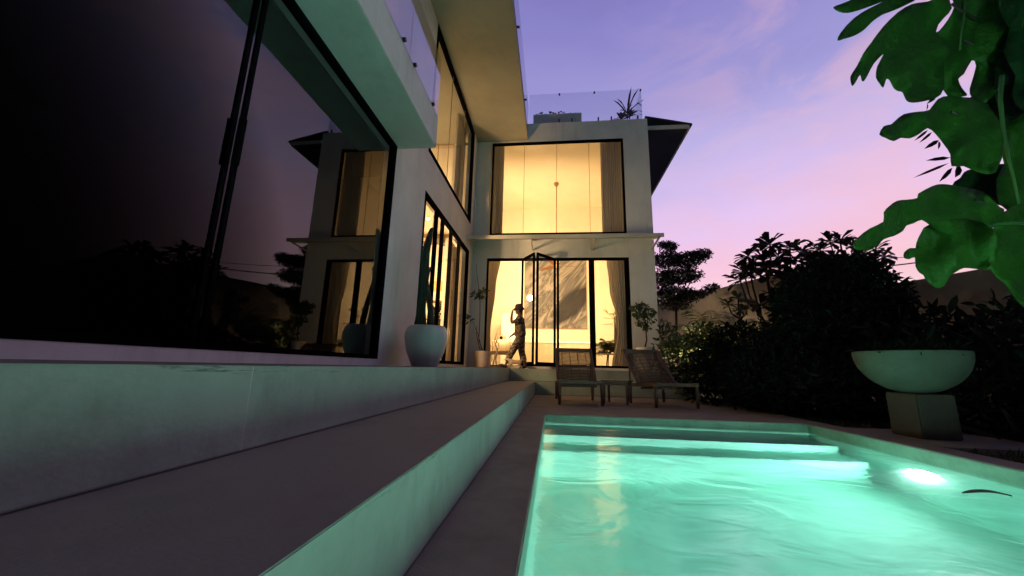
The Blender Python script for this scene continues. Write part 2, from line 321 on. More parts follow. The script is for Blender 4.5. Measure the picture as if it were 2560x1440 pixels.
# pool
p = MB()
def quad(mb, *vs): mb.add(vs, [tuple(range(len(vs)))])
ty1, td1, ty2, td2 = 4.76, WZ-.20, 4.36, WZ-.61
SX = 3.08
zt = WZ+.001
p.box(PX0-.2, PX0, PY0-.2, PY1+.2, PB-.1, -.2); p.box(PX1, PX1+.2, PY0-.2, PY1+.2, PB-.1, -.2)
p.box(PX0, PX1, PY1, PY1+.2, PB-.1, -.2); p.box(PX0, PX1, PY0-.2, PY0, PB-.1, -.2); p.box(PX0, PX1, PY0, PY1, PB-.1, PB)
p.box(PX0, SX, ty1, PY1, PB, td1); p.box(PX0, SX, ty2, ty1, PB, td2)
struct('pool_basin', p, 'pool')
tl = MB(); tl.box(PX0, PX0+.006, PY0, PY1, -.2, -.012); tl.box(PX1-.006, PX1, PY0, PY1, -.2, -.012); tl.box(PX0+.006, PX1-.006, PY1-.006, PY1, -.2, -.012)
struct('waterline_band', tl, 'tile')
w = MB(); w.add([(PX0+.006,PY0,WZ),(PX1-.006,PY0,WZ),(PX1-.006,PY1-.006,WZ),(PX0+.006,PY1-.006,WZ)], [(0,1,2,3)])
o = struct('pool_water', w, 'water', recalc=False)

def pool_lamp(loc, nx, power, first, end=False):
    r = empty('pool_lamp', loc, R(90) if end else 0); tag(r, 'round white underwater lamp in the right wall of the pool' if first else 'unseen underwater lamp added in the near end wall to even out the pool light', 'lamp', 'lamps sunk in the pool walls')
    a = MB(); prof = [(.0,.03),(.09,.028),(.125,.015),(.125,0)]
    a.lathe(prof, 32)
    a.v = [(v[2]*nx, v[0], v[1]) for v in a.v]
    a.build('lens', M['poolglow'], r, world=False, smooth=True)
    b = MB(); b.lathe([(.125,.0),(.125,.02),(.15,.02),(.15,0)], 32); b.v = [(v[2]*nx, v[0], v[1]) for v in b.v]; b.build('rim', 'metalw', r, world=False)
    l = bpy.data.lights.new('pool_light','AREA'); l.shape = 'DISK'; l.size = .2; l.energy = power; l.color = (.68,1,.92)
    l.spread = R(170)
    lo = bpy.data.objects.new('light', l); C.objects.link(lo); lo.parent = r; lo.location = (nx*.04,0,0)
    gl = bpy.data.lights.new('glow','POINT'); gl.energy = power*(.12 if first else .04); gl.shadow_soft_size = .03; gl.color = (.7,1,.9); go = bpy.data.objects.new('glow',gl); C.objects.link(go); go.parent = r; go.location = (nx*.10,0,0)
    lo.rotation_euler = Vector((nx,0,.10)).to_track_quat('-Z','Y').to_euler()
M['poolglow'] = mat('pool_lamp_lens', (1,1,1), .4, emit=(.75,1,.92), estr=30)
pool_lamp((PX1-.002, 3.95, -.68), -1, 36, True)
pool_lamp((.6, PY0+.002, -.62), 1, 640, False, True)  # unseen lamp behind the camera, added to spread light over the pool floor

# ------------------------------------------------------------------ the villa
V = empty('villa', (XW, YF, 0)); tag(V, 'white two storey modern villa with black framed windows and lit rooms beside the pool', 'house')
yA, yB = 6.58, 10.48      # opening of the garden room
w = MB()
# left wing front wall, 0.2 thick, x from XW-.2 to XW
def lw(y0,y1,z0,z1): w.box(XW-.2, XW, y0, y1, z0, z1)
lw(-5, 5.20, 3.995, 4.56); lw(-5, 5.20, ZT, .69)
lw(5.20, yA, ZT, 4.62); lw(yA, yB, ZT, .665); lw(yA, yB, 3.93, 4.77); lw(5.2, yA, 4.62, 7.80); lw(yB, YF-.0, ZT, 7.80)
lw(-5, 5.2, 4.56, 7.80)
w.build('wing_wall', 'wall', V)
w = MB()                   # facing block front, 0.2 thick
def fw(x0,x1,z0,z1): w.box(x0,x1,YF,YF+.2,z0,z1)
FX0, FX1 = -2.01, 2.20; UX0, UX1 = -1.975, 2.17
fw(XW-.2, FX0, ZT, 8.40); fw(FX1, 2.93, 0, 8.40); fw(FX0, FX1, 3.86, 4.60); fw(FX0, FX1, 7.75, 8.40); fw(FX0, FX1, ZT, .665)
fw(UX1, FX1, 4.60, 7.75)
w.box(2.73, 2.93, YF+.2, 17.2, 0, 8.40); w.box(XW-.2, 2.73, 17.0, 17.2, 0, 8.40)
w.build('block_wall', 'wall', V)
# rooms
r = MB()
def plane(mb, *p): mb.add(p, [(0,1,2,3)])
r.box(-3.1, -3.0, YF+.45, 17, ZF, 8.2); r.box(-3.0, 2.7, 16.85, 16.95, ZF, 8.2); r.box(2.66, 2.7, YF+.21, 16.85, ZF, 8.2); r.box(-3.0, 2.7, YF+.21, 17, 8.0, 8.1)
r.build('lounge_room', 'room', V)
r = MB(); r.box(-3.0, 2.66, YF+.2, 16.85, ZF-.1, ZF); r.box(-8, XW-.21, 6.25, 11.4, ZF-.1, ZF); r.build('room_floor', 'floor', V)
r = MB(); r.box(-8.1, -8.0, 6.2, 11.5, ZF, 8.0); r.box(-8.0, -3.0, 11.4, 11.45, ZF, 8.0); r.box(-8, XW-.205, 6.15, 6.25, ZF, 8.0)
r.build('hall_room', 'room', V)
r = MB(); r.box(-8.1, XW-.21, 6.2, 11.45, 8.0, 8.1); r.build('hall_ceiling', 'timber', V)
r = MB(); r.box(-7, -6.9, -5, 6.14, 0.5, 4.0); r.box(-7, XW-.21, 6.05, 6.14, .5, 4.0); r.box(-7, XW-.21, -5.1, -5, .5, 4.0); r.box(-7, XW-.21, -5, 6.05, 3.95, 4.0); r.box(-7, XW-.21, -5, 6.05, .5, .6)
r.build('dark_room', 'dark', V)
# balcony beam over the terrace
r = MB(); r.box(XW, -1.85, -5, 5.28, 3.995, 4.56); r.build('balcony', 'wall', V, bevel=.01)
# roofs
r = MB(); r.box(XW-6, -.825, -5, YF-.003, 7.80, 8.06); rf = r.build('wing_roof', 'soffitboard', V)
r = MB(); r.box(-.86,-.822,-5,YF-.004,8.06,8.12); r.build('drip_edge','metalw',rf)
r = MB(); r.box(XW-.2, 2.73, YF+.2, 17.0, 8.12, 8.3); r.build('block_roof', 'wall', V)
# eave on the right side
ex, ez, ey0, ey1 = 4.25, 8.17, 11.25, 17.2
r = MB(); r.box(2.93, ex, ey0, ey1, ez, ez+.04); ev = r.build('side_eave', 'soffit', V)
r = MB(); r.box(2.93, ex+.02, ey0-.04, ey0, ez-.02, ez+.11); r.box(ex, ex+.04, ey0, ey1, ez-.02, ez+.11); r.build('fascia', 'metalw', ev)
r = MB(); r.add([(2.93,ey0-.06,ez+.46),(ex+.1,ey0-.06,ez+.11),(ex+.1,ey1,ez+.11),(2.93,ey1,ez+.46),(2.93,ey0-.06,ez+.41),(ex+.1,ey0-.06,ez+.07),(ex+.1,ey1,ez+.07),(2.93,ey1,ez+.41)],
  [(0,1,2,3),(7,6,5,4),(0,4,5,1),(1,5,6,2),(3,2,6,7),(0,3,7,4)])
for k in range(24):
    y = ey0+k*.25; r.beam((2.93,y,ez+.47),(ex+.1,y,ez+.13),.06,.04)
r.build('tiled_slope', 'roof', ev)
# canopy over the folding doors
r = MB(); cw, cf = 4.44, 4.19
r.add([(XW+.0,YF,cw),(2.95,YF,cw),(2.95,10.12,cf),(XW+.0,10.12,cf),(XW+.0,YF,cw+.03),(2.95,YF,cw+.03),(2.95,10.12,cf+.03),(XW+.0,10.12,cf+.03)],
  [(0,3,2,1),(4,5,6,7),(0,1,5,4),(1,2,6,5),(2,3,7,6),(3,0,4,7)])
cn = r.build('canopy', 'metalw', V)
r = MB(); r.box(XW+.0,2.96,10.07,10.12,cf-.03,cf+.07); r.build('front_edge','metalw',cn)
for x in (-2.40,-.62,1.13,2.86):
    r = MB(); r.beam((x,10.16,cf-.01),(x,YF-.01,4.10),.04,.04); r.beam((x,10.14,cf-.03),(x,YF-.01,cw-.03),.04,.04); r.build('bracket','metalw',cn)

# windows ---------------------------------------------------------
def window(name, axis, c, a0, a1, b0, b1, fwid, mull, mw, label=None, fb=None, glass='glass', th=.09, joints=()):
    f = rect_ring(MB(), axis, c, th, a0, a1, b0, b1, fwid, fb)
    for m_ in mull:
        if axis == 'x': f.box(c-th/2, c+th/2, m_-mw/2, m_+mw/2, b0+(fb or fwid), b1-(fb or fwid))
        else: f.box(m_-mw/2, m_+mw/2, c-th/2, c+th/2, b0+(fb or fwid), b1-(fb or fwid))
    o = f.build(name, 'black', V)
    if label: o['label'] = label
    fb = fb or fwid
    q = MB()
    if axis == 'x': quad(q, (c,a0+fwid,b0+fb),(c,a1-fwid,b0+fb),(c,a1-fwid,b1-fb),(c,a0+fwid,b1-fb))
    else: quad(q, (a0+fwid,c,b0+fb),(a1-fwid,c,b0+fb),(a1-fwid,c,b1-fb),(a0+fwid,c,b1-fb))
    q.build('pane', glass, o)
    if joints:
        j = MB()
        for x in joints:
            if axis == 'x': j.box(c-.006,c+.006,x-.007,x+.007,b0+fb,b1-fb)
            else: j.box(x-.006,x+.006,c-.006,c+.006,b0+fb,b1-fb)
        j.build('glass_joint', 'fanmetal', o)
    return o
ww = window('picture_window', 'x', XW-.04, -5, 5.20, .69, 3.995, .09, (), .05, 'huge dark sliding window reflecting the sky', fb=.05, glass='tglass')
m_ = MB(); m_.box(XW-.06, XW-.025, 2.385, 2.42, .74, 3.94); m_.box(XW-.06, XW-.025, 2.465, 2.50, .74, 3.94); m_.box(XW-.01,XW+.03,2.415,2.455,2.1,2.5); m_.build('meeting_stile', 'black', ww)
window('garden_door', 'x', XW-.035, yA, yB, .665, 3.93, .07, (7.44,7.90,8.62,9.42), .032, 'black framed sliding garden door with lit room behind', fb=.07)
window('upper_wing_window', 'x', XW-.035, yA, yB, 4.77, 7.795, .10, (), .04, 'tall upper window of the left wing', fb=.10, joints=(8.0, 9.3))
window('upper_window', 'y', YF+.06, UX0, UX1, 4.60, 7.75, .06, (), .02, 'wide upper window with a lit warm room', fb=.06, joints=(-.93,.10,1.11))
# folding door wall: left opening, two folded leaves, two fixed panes
f = MB(); th = .09
f.box(FX0, FX0+.05, YF+.01, YF+.1, .665, 3.86); f.box(FX1-.13, FX1, YF+.01, YF+.1, .665, 3.86); f.box(FX0+.05, FX1-.13, YF+.01, YF+.1, 3.79, 3.86); f.box(-.95, FX1-.13, YF+.01, YF+.1, .665, .73)
f.box(1.04, 1.20, YF+.01, YF+.1, .73, 3.79); f.box(.10, .17, YF+.01, YF+.1, .73, 3.79); f.box(FX0+.05, -.95, YF+.01, YF+.1, .665, .68)
fd = f.build('folding_door', 'black', V); fd['label'] = 'black framed folding glass door partly open onto the terrace'
q = MB(); quad(q, (.17,YF+.05,.73),(1.04,YF+.05,.73),(1.04,YF+.05,3.79),(.17,YF+.05,3.79)); quad(q, (1.20,YF+.05,.73),(2.07,YF+.05,.73),(2.07,YF+.05,3.79),(1.20,YF+.05,3.79)); q.build('fixed_pane','glass',fd)
def leaf(x0,y0,x1,y1):
    f = MB(); a = Vector((x0,y0,0)); b = Vector((x1,y1,0)); d_ = (b-a).normalized()
    z0, z1, w_ = .69, 3.83, .06
    for p_ in (a+d_*w_/2, b-d_*w_/2): f.beam(p_+Vector((0,0,z0)), p_+Vector((0,0,z1)), .05, w_)
    f.v = []; f.f = []
    n_ = Vector((-d_.y, d_.x, 0))*.022
    def bar(s0,s1,za,zb):
        p0 = a+d_*s0; p1 = a+d_*s1
        vs = [(q_.x,q_.y,z) for z in (za,zb) for q_ in (p0-n_,p1-n_,p1+n_,p0+n_)]
        f.add(vs, [(0,3,2,1),(4,5,6,7),(0,1,5,4),(1,2,6,5),(2,3,7,6),(3,0,4,7)])
    Ln = (b-a).length
    bar(0,w_,z0,z1); bar(Ln-w_,Ln,z0,z1); bar(w_,Ln-w_,z0,z0+.09); bar(w_,Ln-w_,z1-.07,z1)
    o = f.build('door_leaf','black',fd)
    return o
leaf(-.93, YF, -.53, 10.35); leaf(-.46, 10.35, .06, YF)
for (x0,y0,x1,y1) in ((-.93,YF,-.53,10.35),(-.46,10.35,.06,YF)):
    a = Vector((x0,y0,0)); b = Vector((x1,y1,0)); d_ = (b-a).normalized(); p0 = a+d_*.06; p1 = b-d_*.06
    q = MB(); quad(q, (p0.x,p0.y,.78),(p1.x,p1.y,.78),(p1.x,p1.y,3.76),(p0.x,p0.y,3.76)); q.build('leaf_pane','glass',fd)
# balcony balustrade
def balus(name, pts_panels, so, label):
    bo = None
    for (a, b, z0, z1) in pts_panels:
        a = Vector(a); b = Vector(b); d_ = (b-a).normalized(); n_ = Vector((-d_.y,d_.x,0))*.006
        q = MB(); vs = [(p_.x+s*n_.x, p_.y+s*n_.y, z) for z in (z0,z1) for (p_,s) in ((a,-1),(b,-1),(b,1),(a,1))]
        q.add(vs, [(0,3,2,1),(4,5,6,7),(0,1,5,4),(1,2,6,5),(2,3,7,6),(3,0,4,7)])
        o = q.build(name, 'bglass', V)
        if bo is None: bo = o; o['label'] = label
    for (x,y,z,ax) in so:
        q = MB(); q.tube([(x-.03*(ax=='x'),y-.03*(ax=='y'),z),(x+.03*(ax=='x'),y+.03*(ax=='y'),z)], .028, 12); q.build('standoff','steel',bo)
BX = -1.84
balus('balcony_glass', [((BX,-2,0),(BX,.9,0),4.50,5.55),((BX,.92,0),(BX,3.98,0),4.50,5.55),((BX,4.0,0),(BX,5.20,0),4.50,5.55)], [(BX,3.79,4.545,'x'),(BX,4.17,4.525,'x'),(BX,4.95,4.53,'x'),(BX,2.9,4.54,'x')], 'frameless glass balustrade along the balcony')
balus('roof_glass', [((-.80,YF+.06,0),(2.80,YF+.06,0),8.42,9.52),((2.80,YF+.07,0),(2.80,15.5,0),8.42,9.52)], [(.19,YF+.03,9.46,'y'),(1.32,YF+.03,9.46,'y'),(2.78,YF+.03,9.46,'y')], 'frameless glass balustrade on the block roof')
balus('roof_edge_glass', [((-.815,-2,0),(-.815,5.4,0),7.95,8.95),((-.815,5.42,0),(-.815,10.9,0),7.95,8.95)], [(-.80,7.2,8.2,'x'),(-.80,9.6,8.2,'x')], 'frameless glass along the wing roof edge')
for x in (.18,.59,1.43,1.84,2.66):
    q = MB(); q.box(x-.02,x+.02,YF+.03,YF+.10,8.40,8.56); q.build('glass_clamp','steel',V)

# ------------------------------------------------------------------ room contents
def light(name, loc, power, col=(1,.72,.36), size=.3, kind='AREA', tgt=None, parent=None):
    l = bpy.data.lights.new(name, kind); l.specular_factor = 0; l.energy = power; l.color = col
    if kind == 'AREA': l.shape = 'DISK'; l.size = size
    else: l.shadow_soft_size = size
    o = bpy.data.objects.new(name, l); C.objects.link(o); o.location = loc
    if tgt: o.rotation_euler = (Vector(tgt)-Vector(loc)).to_track_quat('-Z','Y').to_euler()
    return o
WARM = (1,.62,.30)
light('lounge_light', (-.6,12.2,4.6), 330, WARM, 1.2, tgt=(-.9,16.8,4.6)); light('lounge_light', (.8,12.4,2.3), 170, WARM, .9, tgt=(.9,16.8,2.6)); light('lounge_light', (-1.6,12.6,1.9), 62, WARM, .5, tgt=(-2.4,16,2.4))
light('hall_light', (-4.3,7.4,2.7), 420, WARM, .8, tgt=(-4.6,11.4,2.9)); light('hall_upper_light', (-5.0,8.2,5.2), 40, WARM, .6, tgt=(-4.6,11.4,5.8))


def wall_lamp(loc, label, r_=.06):
    t_ = empty('wall_lamp', loc); tag(t_, label, 'lamp', 'lit wall lamps indoors')
    a = MB(); a.lathe([(0,-r_)]+[(r_*math.cos(R(q)), r_*math.sin(R(q))) for q in range(-75,76,15)]+[(0,r_)], 16); a.build('bulb','lamp',t_,world=False,smooth=True)
    a = MB(); a.lathe([(0,0),(.03,0),(.03,.012),(.012,.02),(.012,.05)], 12, (0,0,r_-.01)); a.build('holder','fanmetal',t_,world=False)
    return t_
p_ = at(1325,745,y=16.6); wall_lamp(p_, 'bright round lamp glowing beside the big canvas indoors', .14)
p_ = at(1118,717,y=11.1); wall_lamp(p_, 'bright round lamp glowing above the shelf behind the garden door', .10)
p_ = at(1070,547,y=10.6); wall_lamp(p_, 'small bright lamp high behind the cactus top', .05)
p_ = at(1141,500,y=10.9); wall_lamp(p_, 'white globe lamp at the bottom of the upper wing window', .13)

# painting
p0 = at(1313,700,y=16.8); p1 = at(1467,822,y=16.8)
t_ = empty('painting', (p0.x+.0,16.84,2.35)); tag(t_, 'very large abstract canvas in grey brush strokes on the back wall', 'painting')
t_.location = ((p0.x+p1.x)/2, 16.82, 2.35); hw = (p1.x-p0.x)/2
a = MB(); a.box(-hw,hw,-.03,.02,0,3.35); a.build('canvas','canvas',t_,world=False)
a = rect_ring(MB(),'y',-.012,.06,-hw-.02,hw+.02,-.02,3.37,.02); a.build('frame','shelf',t_,world=False)

# ceiling fans
def fan(loc, rod, label, blade=.75, rot=0):
    t_ = empty('ceiling_fan', loc, rot); tag(t_, label, 'ceiling fan', 'ceiling fans on long rods')
    a = MB(); a.lathe([(0,0),(.10,0),(.10,-.05),(.06,-.13),(.02,-.15)], 20); a.build('ceiling_cup','fanmetal',t_,world=False,smooth=True)
    a = MB(); a.tube([(0,0,-.1),(0,0,-rod)], .016, 8); a.build('rod','fanmetal',t_,world=False)
    a = MB(); a.lathe([(0,-rod+.06),(.08,-rod+.05),(.13,-rod),(.11,-rod-.08),(0,-rod-.10)], 20); a.build('motor','fanmetal',t_,world=False,smooth=True)
    for k in range(3):
        b = MB(); n = 8
        for i in range(n+1):
            s = i/n; x = .12+s*blade; wd = .055+.05*math.sin(math.pi*min(1,s*1.05+.05)); zz = -rod-.02
            b.v += [(x,-wd,zz-.02),(x,wd,zz+.02),(x,wd,zz+.032),(x,-wd,zz-.008)]
        for i in range(n):
            for q in range(4): b.f.append((i*4+q, i*4+(q+1)%4, (i+1)*4+(q+1)%4, (i+1)*4+q))
        b.f += [(3,2,1,0), (n*4,n*4+1,n*4+2,n*4+3)]
        o = b.build('blade','fanwood',t_,world=False); o.rotation_euler = (0,0,k*2*math.pi/3)
    return t_
pf = at(1391,458,z=8.0); fan((pf.x,pf.y,8.0), 3.45, 'three bladed ceiling fan on a long rod in the far lounge', rot=R(12), blade=.85)
pf = at(1098,346,z=8.0); fan((pf.x,min(pf.y,11.0),8.0), 3.6, 'three bladed ceiling fan on a long rod behind the upper wing window', rot=R(50), blade=.6)

# kitchen island, lacquer cupboard, chair, stool
t_ = empty('kitchen_island', (.2,14.6,ZF)); tag(t_, 'long beige kitchen island with pale top across the lounge', 'counter')
a = MB(); a.box(-1.9,1.15,-.4,.4,0,.88); a.build('cabinet','counter',t_,world=False)
a = MB(); a.box(-1.95,1.2,-.45,.45,.88,.95); a.build('worktop','countertop',t_,world=False)
p_ = at(1260,857,y=15.6)
t_ = empty('cupboard', (p_.x+.18,15.8,ZF)); tag(t_, 'tall white lacquered cupboard behind the walking person', 'cupboard')
zt_ = at(1265,784,y=15.6).z-ZF
a = MB(); a.box(-.3,.3,-.25,.25,.08,zt_); a.box(-.28,.28,-.22,.22,0,.08); a.build('body','fridge',t_,world=False,bevel=.01)
a = MB(); a.box(-.26,-.235,-.285,-.26,.9,1.3); a.build('handle','fanmetal',t_,world=False)
t_ = empty('armchair', (-1.75,12.6,ZF)); tag(t_, 'low rattan armchair with pale curved legs inside the open doorway', 'chair')
a = MB(); a.box(-.32,.32,-.3,.3,.36,.46); a.build('seat','rattan',t_,world=False,bevel=.02)
a = MB(); a.box(-.32,.32,.24,.32,.46,.86); a.build('backrest','rattan',t_,world=False,bevel=.03)
for sx in (-1,1):
    for sy in (-1,1):
        a = MB(); a.tube([(sx*.36,sy*.3,0),(sx*.30,sy*.27,.2),(sx*.34,sy*.3,.42)],.024,8); a.build('leg','fridge',t_,world=False,smooth=True)
    a = MB(); a.tube([(sx*.35,-.32,.42),(sx*.38,-.34,.62),(sx*.36,0,.68),(sx*.33,.28,.66)],.022,8); a.build('arm','fridge',t_,world=False,smooth=True)
p_ = at(1238,910,y=11.7)
t_ = empty('branch_stand', (p_.x,11.75,ZF)); tag(t_, 'pale driftwood branch stand just inside the left curtain', 'sculpture')
a = MB(); a.tube([(-.08,0,0),(-.02,0,.3),(.06,0,.45),(-.06,0,.72),(.02,.02,1.05)],[.025,.022,.022,.016,.008],8); a.build('stem','fridge',t_,world=False,smooth=True)
a = MB(); a.tube([(.02,0,.38),(.10,.0,.62),(-.02,.0,.8)],[.02,.014,.008],8); a.tube([(.03,.05,0),(.0,.02,.22),(.06,0,.42)],.02,8); a.tube([(-.04,0,.62),(.12,.03,.98)],[.014,.006],8); a.build('branch','fridge',t_,world=False,smooth=True)
p_ = at(1253,857,y=14.4)
t_ = empty('speaker', (p_.x,14.45,ZF+.95)); tag(t_, 'small square speaker standing at the left end of the island', 'speaker')
a = MB(); a.box(-.16,.16,-.08,.08,0,.19); a.build('case','counter',t_,world=False,bevel=.03)
a = MB(); a.tube([(0,-.09,.1),(0,-.07,.1)],.06,20); a.build('cone','black',t_,world=False)
# shelves in hall
def shelf(z, x0, x1, label, items):
    t_ = empty('wall_shelf', (x0,11.38,z)); tag(t_, label, 'shelf', 'shelves on the hall wall')
    a = MB(); a.box(0,x1-x0,-.3,0,0,.035); a.build('board','shelf',t_,world=False)
    for x in (.3, x1-x0-.3):
        a = MB(); a.box(x-.015,x+.015,-.25,-.003,-.18,0); a.build('bracket','shelf',t_,world=False)
    return t_
zs1 = at(1080,755,y=11.2).z; zs2 = at(1080,590,y=11.2).z
shelf(zs1, -6.2, -3.2, 'lower dark shelf crowded with books behind the garden door', 1); shelf(zs2, -6.2, -3.2, 'upper bare shelf near the top of the garden door', 0)
bk = (('thick ochre book at the left end of the lower shelf',(.5,.32,.08),.16,.30),('slim cream book beside the thick ochre one',(.7,.62,.42),.06,.26),('tall rust brown book standing mid shelf',(.35,.12,.05),.09,.34),('broad sand coloured book right of the tall rust one',(.55,.45,.25),.15,.24),('dark green book at the right end of the lower shelf',(.05,.08,.04),.10,.28))
x = -4.6
for n_,(lb,c_,wdt,h) in enumerate(bk):
    b = MB(); b.box(-wdt/2,wdt/2,-.11,.11,0,h); b.box(-wdt/2-.004,wdt/2+.004,-.116,-.11,0,h+.006)
    o = b.build('book', mat('book_cloth', c_, .7), None, bevel=.004); o.location = (x+wdt/2,11.22,zs1+.036); tag(o, lb, 'book', 'books on the lower hall shelf'); x += wdt+.06
b = MB(); b.box(-1.4,1.4,-.02,0,0,.32); o = b.build('wall_panel','yellow',None); o.location = (-4.7,11.39,zs1+.38); tag(o,'long yellow panel fixed above the row of books','panel')

# curtains
def curtain(axis, c, a0, a1, z0, z1, waves, m, label, tie=None, amp=.05):
    n = waves*8; rows = 24; mb = MB()
    for j in range(rows+1):
        s = j/rows; z = z0+(z1-z0)*s
        w0, w1 = a0, a1
        if tie:   # (z, left edge, right edge) knots from the floor up
            for (za,l0,r0),(zb,l1,r1) in zip(tie,tie[1:]):
                if za <= z <= zb+1e-6: q = (z-za)/(zb-za); q = q*q*(3-2*q); w0 = l0+(l1-l0)*q; w1 = r0+(r1-r0)*q; break
        for i in range(n+1):
            u = i/n; p = w0+(w1-w0)*u; off = amp*math.sin(u*waves*2*math.pi+.6*math.sin(s*3+u*9))+amp*.3*math.sin(u*waves*4.7)
            mb.v.append((c+off, p, z) if axis == 'x' else (p, c+off, z))
    for j in range(rows):
        for i in range(n): q = j*(n+1)+i; mb.f.append((q,q+1,q+n+2,q+n+1))
    base = Vector((c,(a0+a1)/2,z0)) if axis == 'x' else Vector(((a0+a1)/2,c,z0))
    mb.v = [tuple(Vector(v)-base) for v in mb.v]
    o = mb.build('curtain', m, None, smooth=True); o.location = base; tag(o, label, 'curtain', 'curtains behind the lit windows')
    md = o.modifiers.new('thick','SOLIDIFY'); md.thickness = .006
    return o
curtain('y', YF+.33, -2.0,-1.62, 4.62,7.9, 7, 'curtain', 'narrow beige curtain at the left side of the wide upper window')
curtain('y', YF+.33, 1.50, 2.18, 4.62,7.9, 11, 'curtain', 'wide beige curtain at the right side of the upper window')
curtain('y', YF+.30, -2.05,-1.35, ZF,4.1, 7, 'sheer', 'pale curtain tied back at the left of the folding doors', tie=((ZF-.01,-2.05,-1.84),(1.7,-2.05,-1.88),(3.0,-2.05,-1.76),(4.11,-2.05,-1.62)))
curtain('y', YF+.30, 1.62, 2.25, ZF,4.1, 7, 'sheer', 'pale curtain gathered behind the right pane of the folding doors', tie=((ZF-.01,1.66,2.18),(1.75,1.86,2.16),(1.95,1.86,2.16),(3.0,1.66,2.2),(4.11,1.58,2.22)))
curtain('y', YF+.48, 1.85, 2.35, ZF,4.1, 6, 'curtain', 'darker beige curtain behind the pale one at the right pane')
curtain('x', XW-.33, 9.30, 9.70, ZF,3.92, 5, 'sheer', 'narrow pleated curtain nearest the plant behind the garden door')
curtain('x', XW-.33, 9.78, 10.45, ZF,3.92, 9, 'sheer', 'pale pleated curtain at the far end of the garden door')
curtain('x', XW-.33, 9.5, 10.5, 4.8,7.9, 9, 'curtain', 'brown shaded curtain at the far end of the upper wing window')

# ------------------------------------------------------------------ plants: generic builders
def leafmesh(name, P, D, Nn, Ln, Wd, m, parent=None, world=True, fold=.25, ob=False):
    # P base points, D directions, Nn normals (n,3); pointed six-sided leaves
    P = np.asarray(P); D = np.asarray(D, float); D /= np.linalg.norm(D,axis=1)[:,None]; Nn = np.asarray(Nn, float)
    S = np.cross(D,Nn); S /= (np.linalg.norm(S,axis=1)[:,None]+1e-9); U = np.cross(S,D)
    Ln = np.broadcast_to(np.asarray(Ln,float),(len(P),))[:,None]; Wd = np.broadcast_to(np.asarray(Wd,float),(len(P),))[:,None]
    if ob: w1, w2, l1, l2 = .26, .52, .38, .80
    else: w1, w2, l1, l2 = .5, .42, .35, .72
    a = P; b = P+D*Ln*l1+S*Wd*w1+U*Wd*fold; c = P+D*Ln*l2+S*Wd*w2+U*Wd*fold*.6; t_ = P+D*Ln-U*Ln*.08; d_ = P+D*Ln*l2-S*Wd*w2+U*Wd*fold*.6; e = P+D*Ln*l1-S*Wd*w1+U*Wd*fold
    f_ = P+D*Ln*.55
    V_ = np.stack([a,b,c,t_,d_,e,f_],1).reshape(-1,3)
    if parent and world: V_ = V_-np.array(wpos(parent))
    n = len(P); base = np.arange(n)[:,None]*7
    F_ = np.concatenate([base+np.array(q) for q in ([0,1,6],[1,2,6],[2,3,6],[3,4,6],[4,5,6],[5,0,6])],0)
    me = bpy.data.meshes.new(name); me.from_pydata(V_.tolist(), [], F_.tolist()); me.update(); me.materials.append(M[m])
    o = bpy.data.objects.new(name, me); C.objects.link(o); o.parent = parent; return o
def rand_dirs(n):
    v = rng.normal(size=(n,3)); return v/np.linalg.norm(v,axis=1)[:,None]
def blob_pts(clumps, n, shell=.55):
    # clumps: (x,y,z,rx,ry,rz) ; points weighted to the clump volume, thinned by noise for gaps
    vol = np.array([c[3]*c[4]*c[5] for c in clumps])**.75; k = rng.choice(len(clumps), n, p=vol/vol.sum())
    cl_ = np.array(clumps)[k]; d_ = rand_dirs(n); r_ = rng.random(n)**(1/3)*(1-shell)+shell; r_ *= 1+rng.normal(0,.10,n)
    return cl_[:,:3]+d_*r_[:,None]*cl_[:,3:6], d_
def bush(name, label, cat, clumps, n, ln, wd, m, group=None, stem=True):
    cx = sum(c[0] for c in clumps)/len(clumps); cy_ = sum(c[1] for c in clumps)/len(clumps)
    t_ = empty(name, (cx,cy_,-.05)); tag(t_, label, cat, group)
    P, d_ = blob_pts(clumps, n, .45); D = d_*.6+rand_dirs(n)*.8; D[:,2] += .25
    leafmesh('foliage', P, D, rand_dirs(n)+np.array([0,0,1.]), rng.uniform(.45,1.5,n)*ln, rng.uniform(.7,1.2,n)*wd, m, t_)
    if stem:
        a = MB()
        for c in clumps[:9]:
            q = Vector((c[0],c[1],c[2])); b0 = Vector((cx+random.uniform(-.15,.15),cy_+random.uniform(-.15,.15),-.05)); mid = (q+b0)/2+Vector((random.uniform(-.1,.1),0,.1))
            a.tube([b0,mid,q],[.035,.025,.012],6)
        a.build('stems','bark',t_,smooth=True)
    return t_
def frond(mb, base, az, L_, up, droop, nl, lw, ll):
    # arching rachis with two rows of narrow leaflets
    dx, dy = math.cos(az), math.sin(az); pts = []
    for i in range(nl+1):
        s = i/nl; x = L_*(s*math.cos(up)+.15*s*s); z = L_*(s*math.sin(up)-droop*s*s)
        pts.append(Vector(base)+Vector((dx*x,dy*x,z)))
    mb.tube(pts, [.012*(1-.8*i/nl)+.003 for i in range(nl+1)], 4, False)
    for i in range(2,nl+1):
        d_ = (pts[i]-pts[i-1]).normalized(); side_ = d_.cross(Vector((0,0,1))).normalized(); s = i/nl
        l_ = ll*(.55+.9*math.sin(math.pi*min(1,s*.9+.1)))*.8
        for sg in (-1,1):
            dr = (side_*sg*.9+d_*.55+Vector((0,0,-.18-.3*random.random()))).normalized(); p_ = pts[i]; w_ = d_*lw/2
            q = p_+dr*l_*.5; mb.add([p_-w_*.4,p_+w_*.4,q+w_,q-w_,p_+dr*l_+Vector((0,0,-l_*.18))],[(0,1,2,3),(3,2,4)])
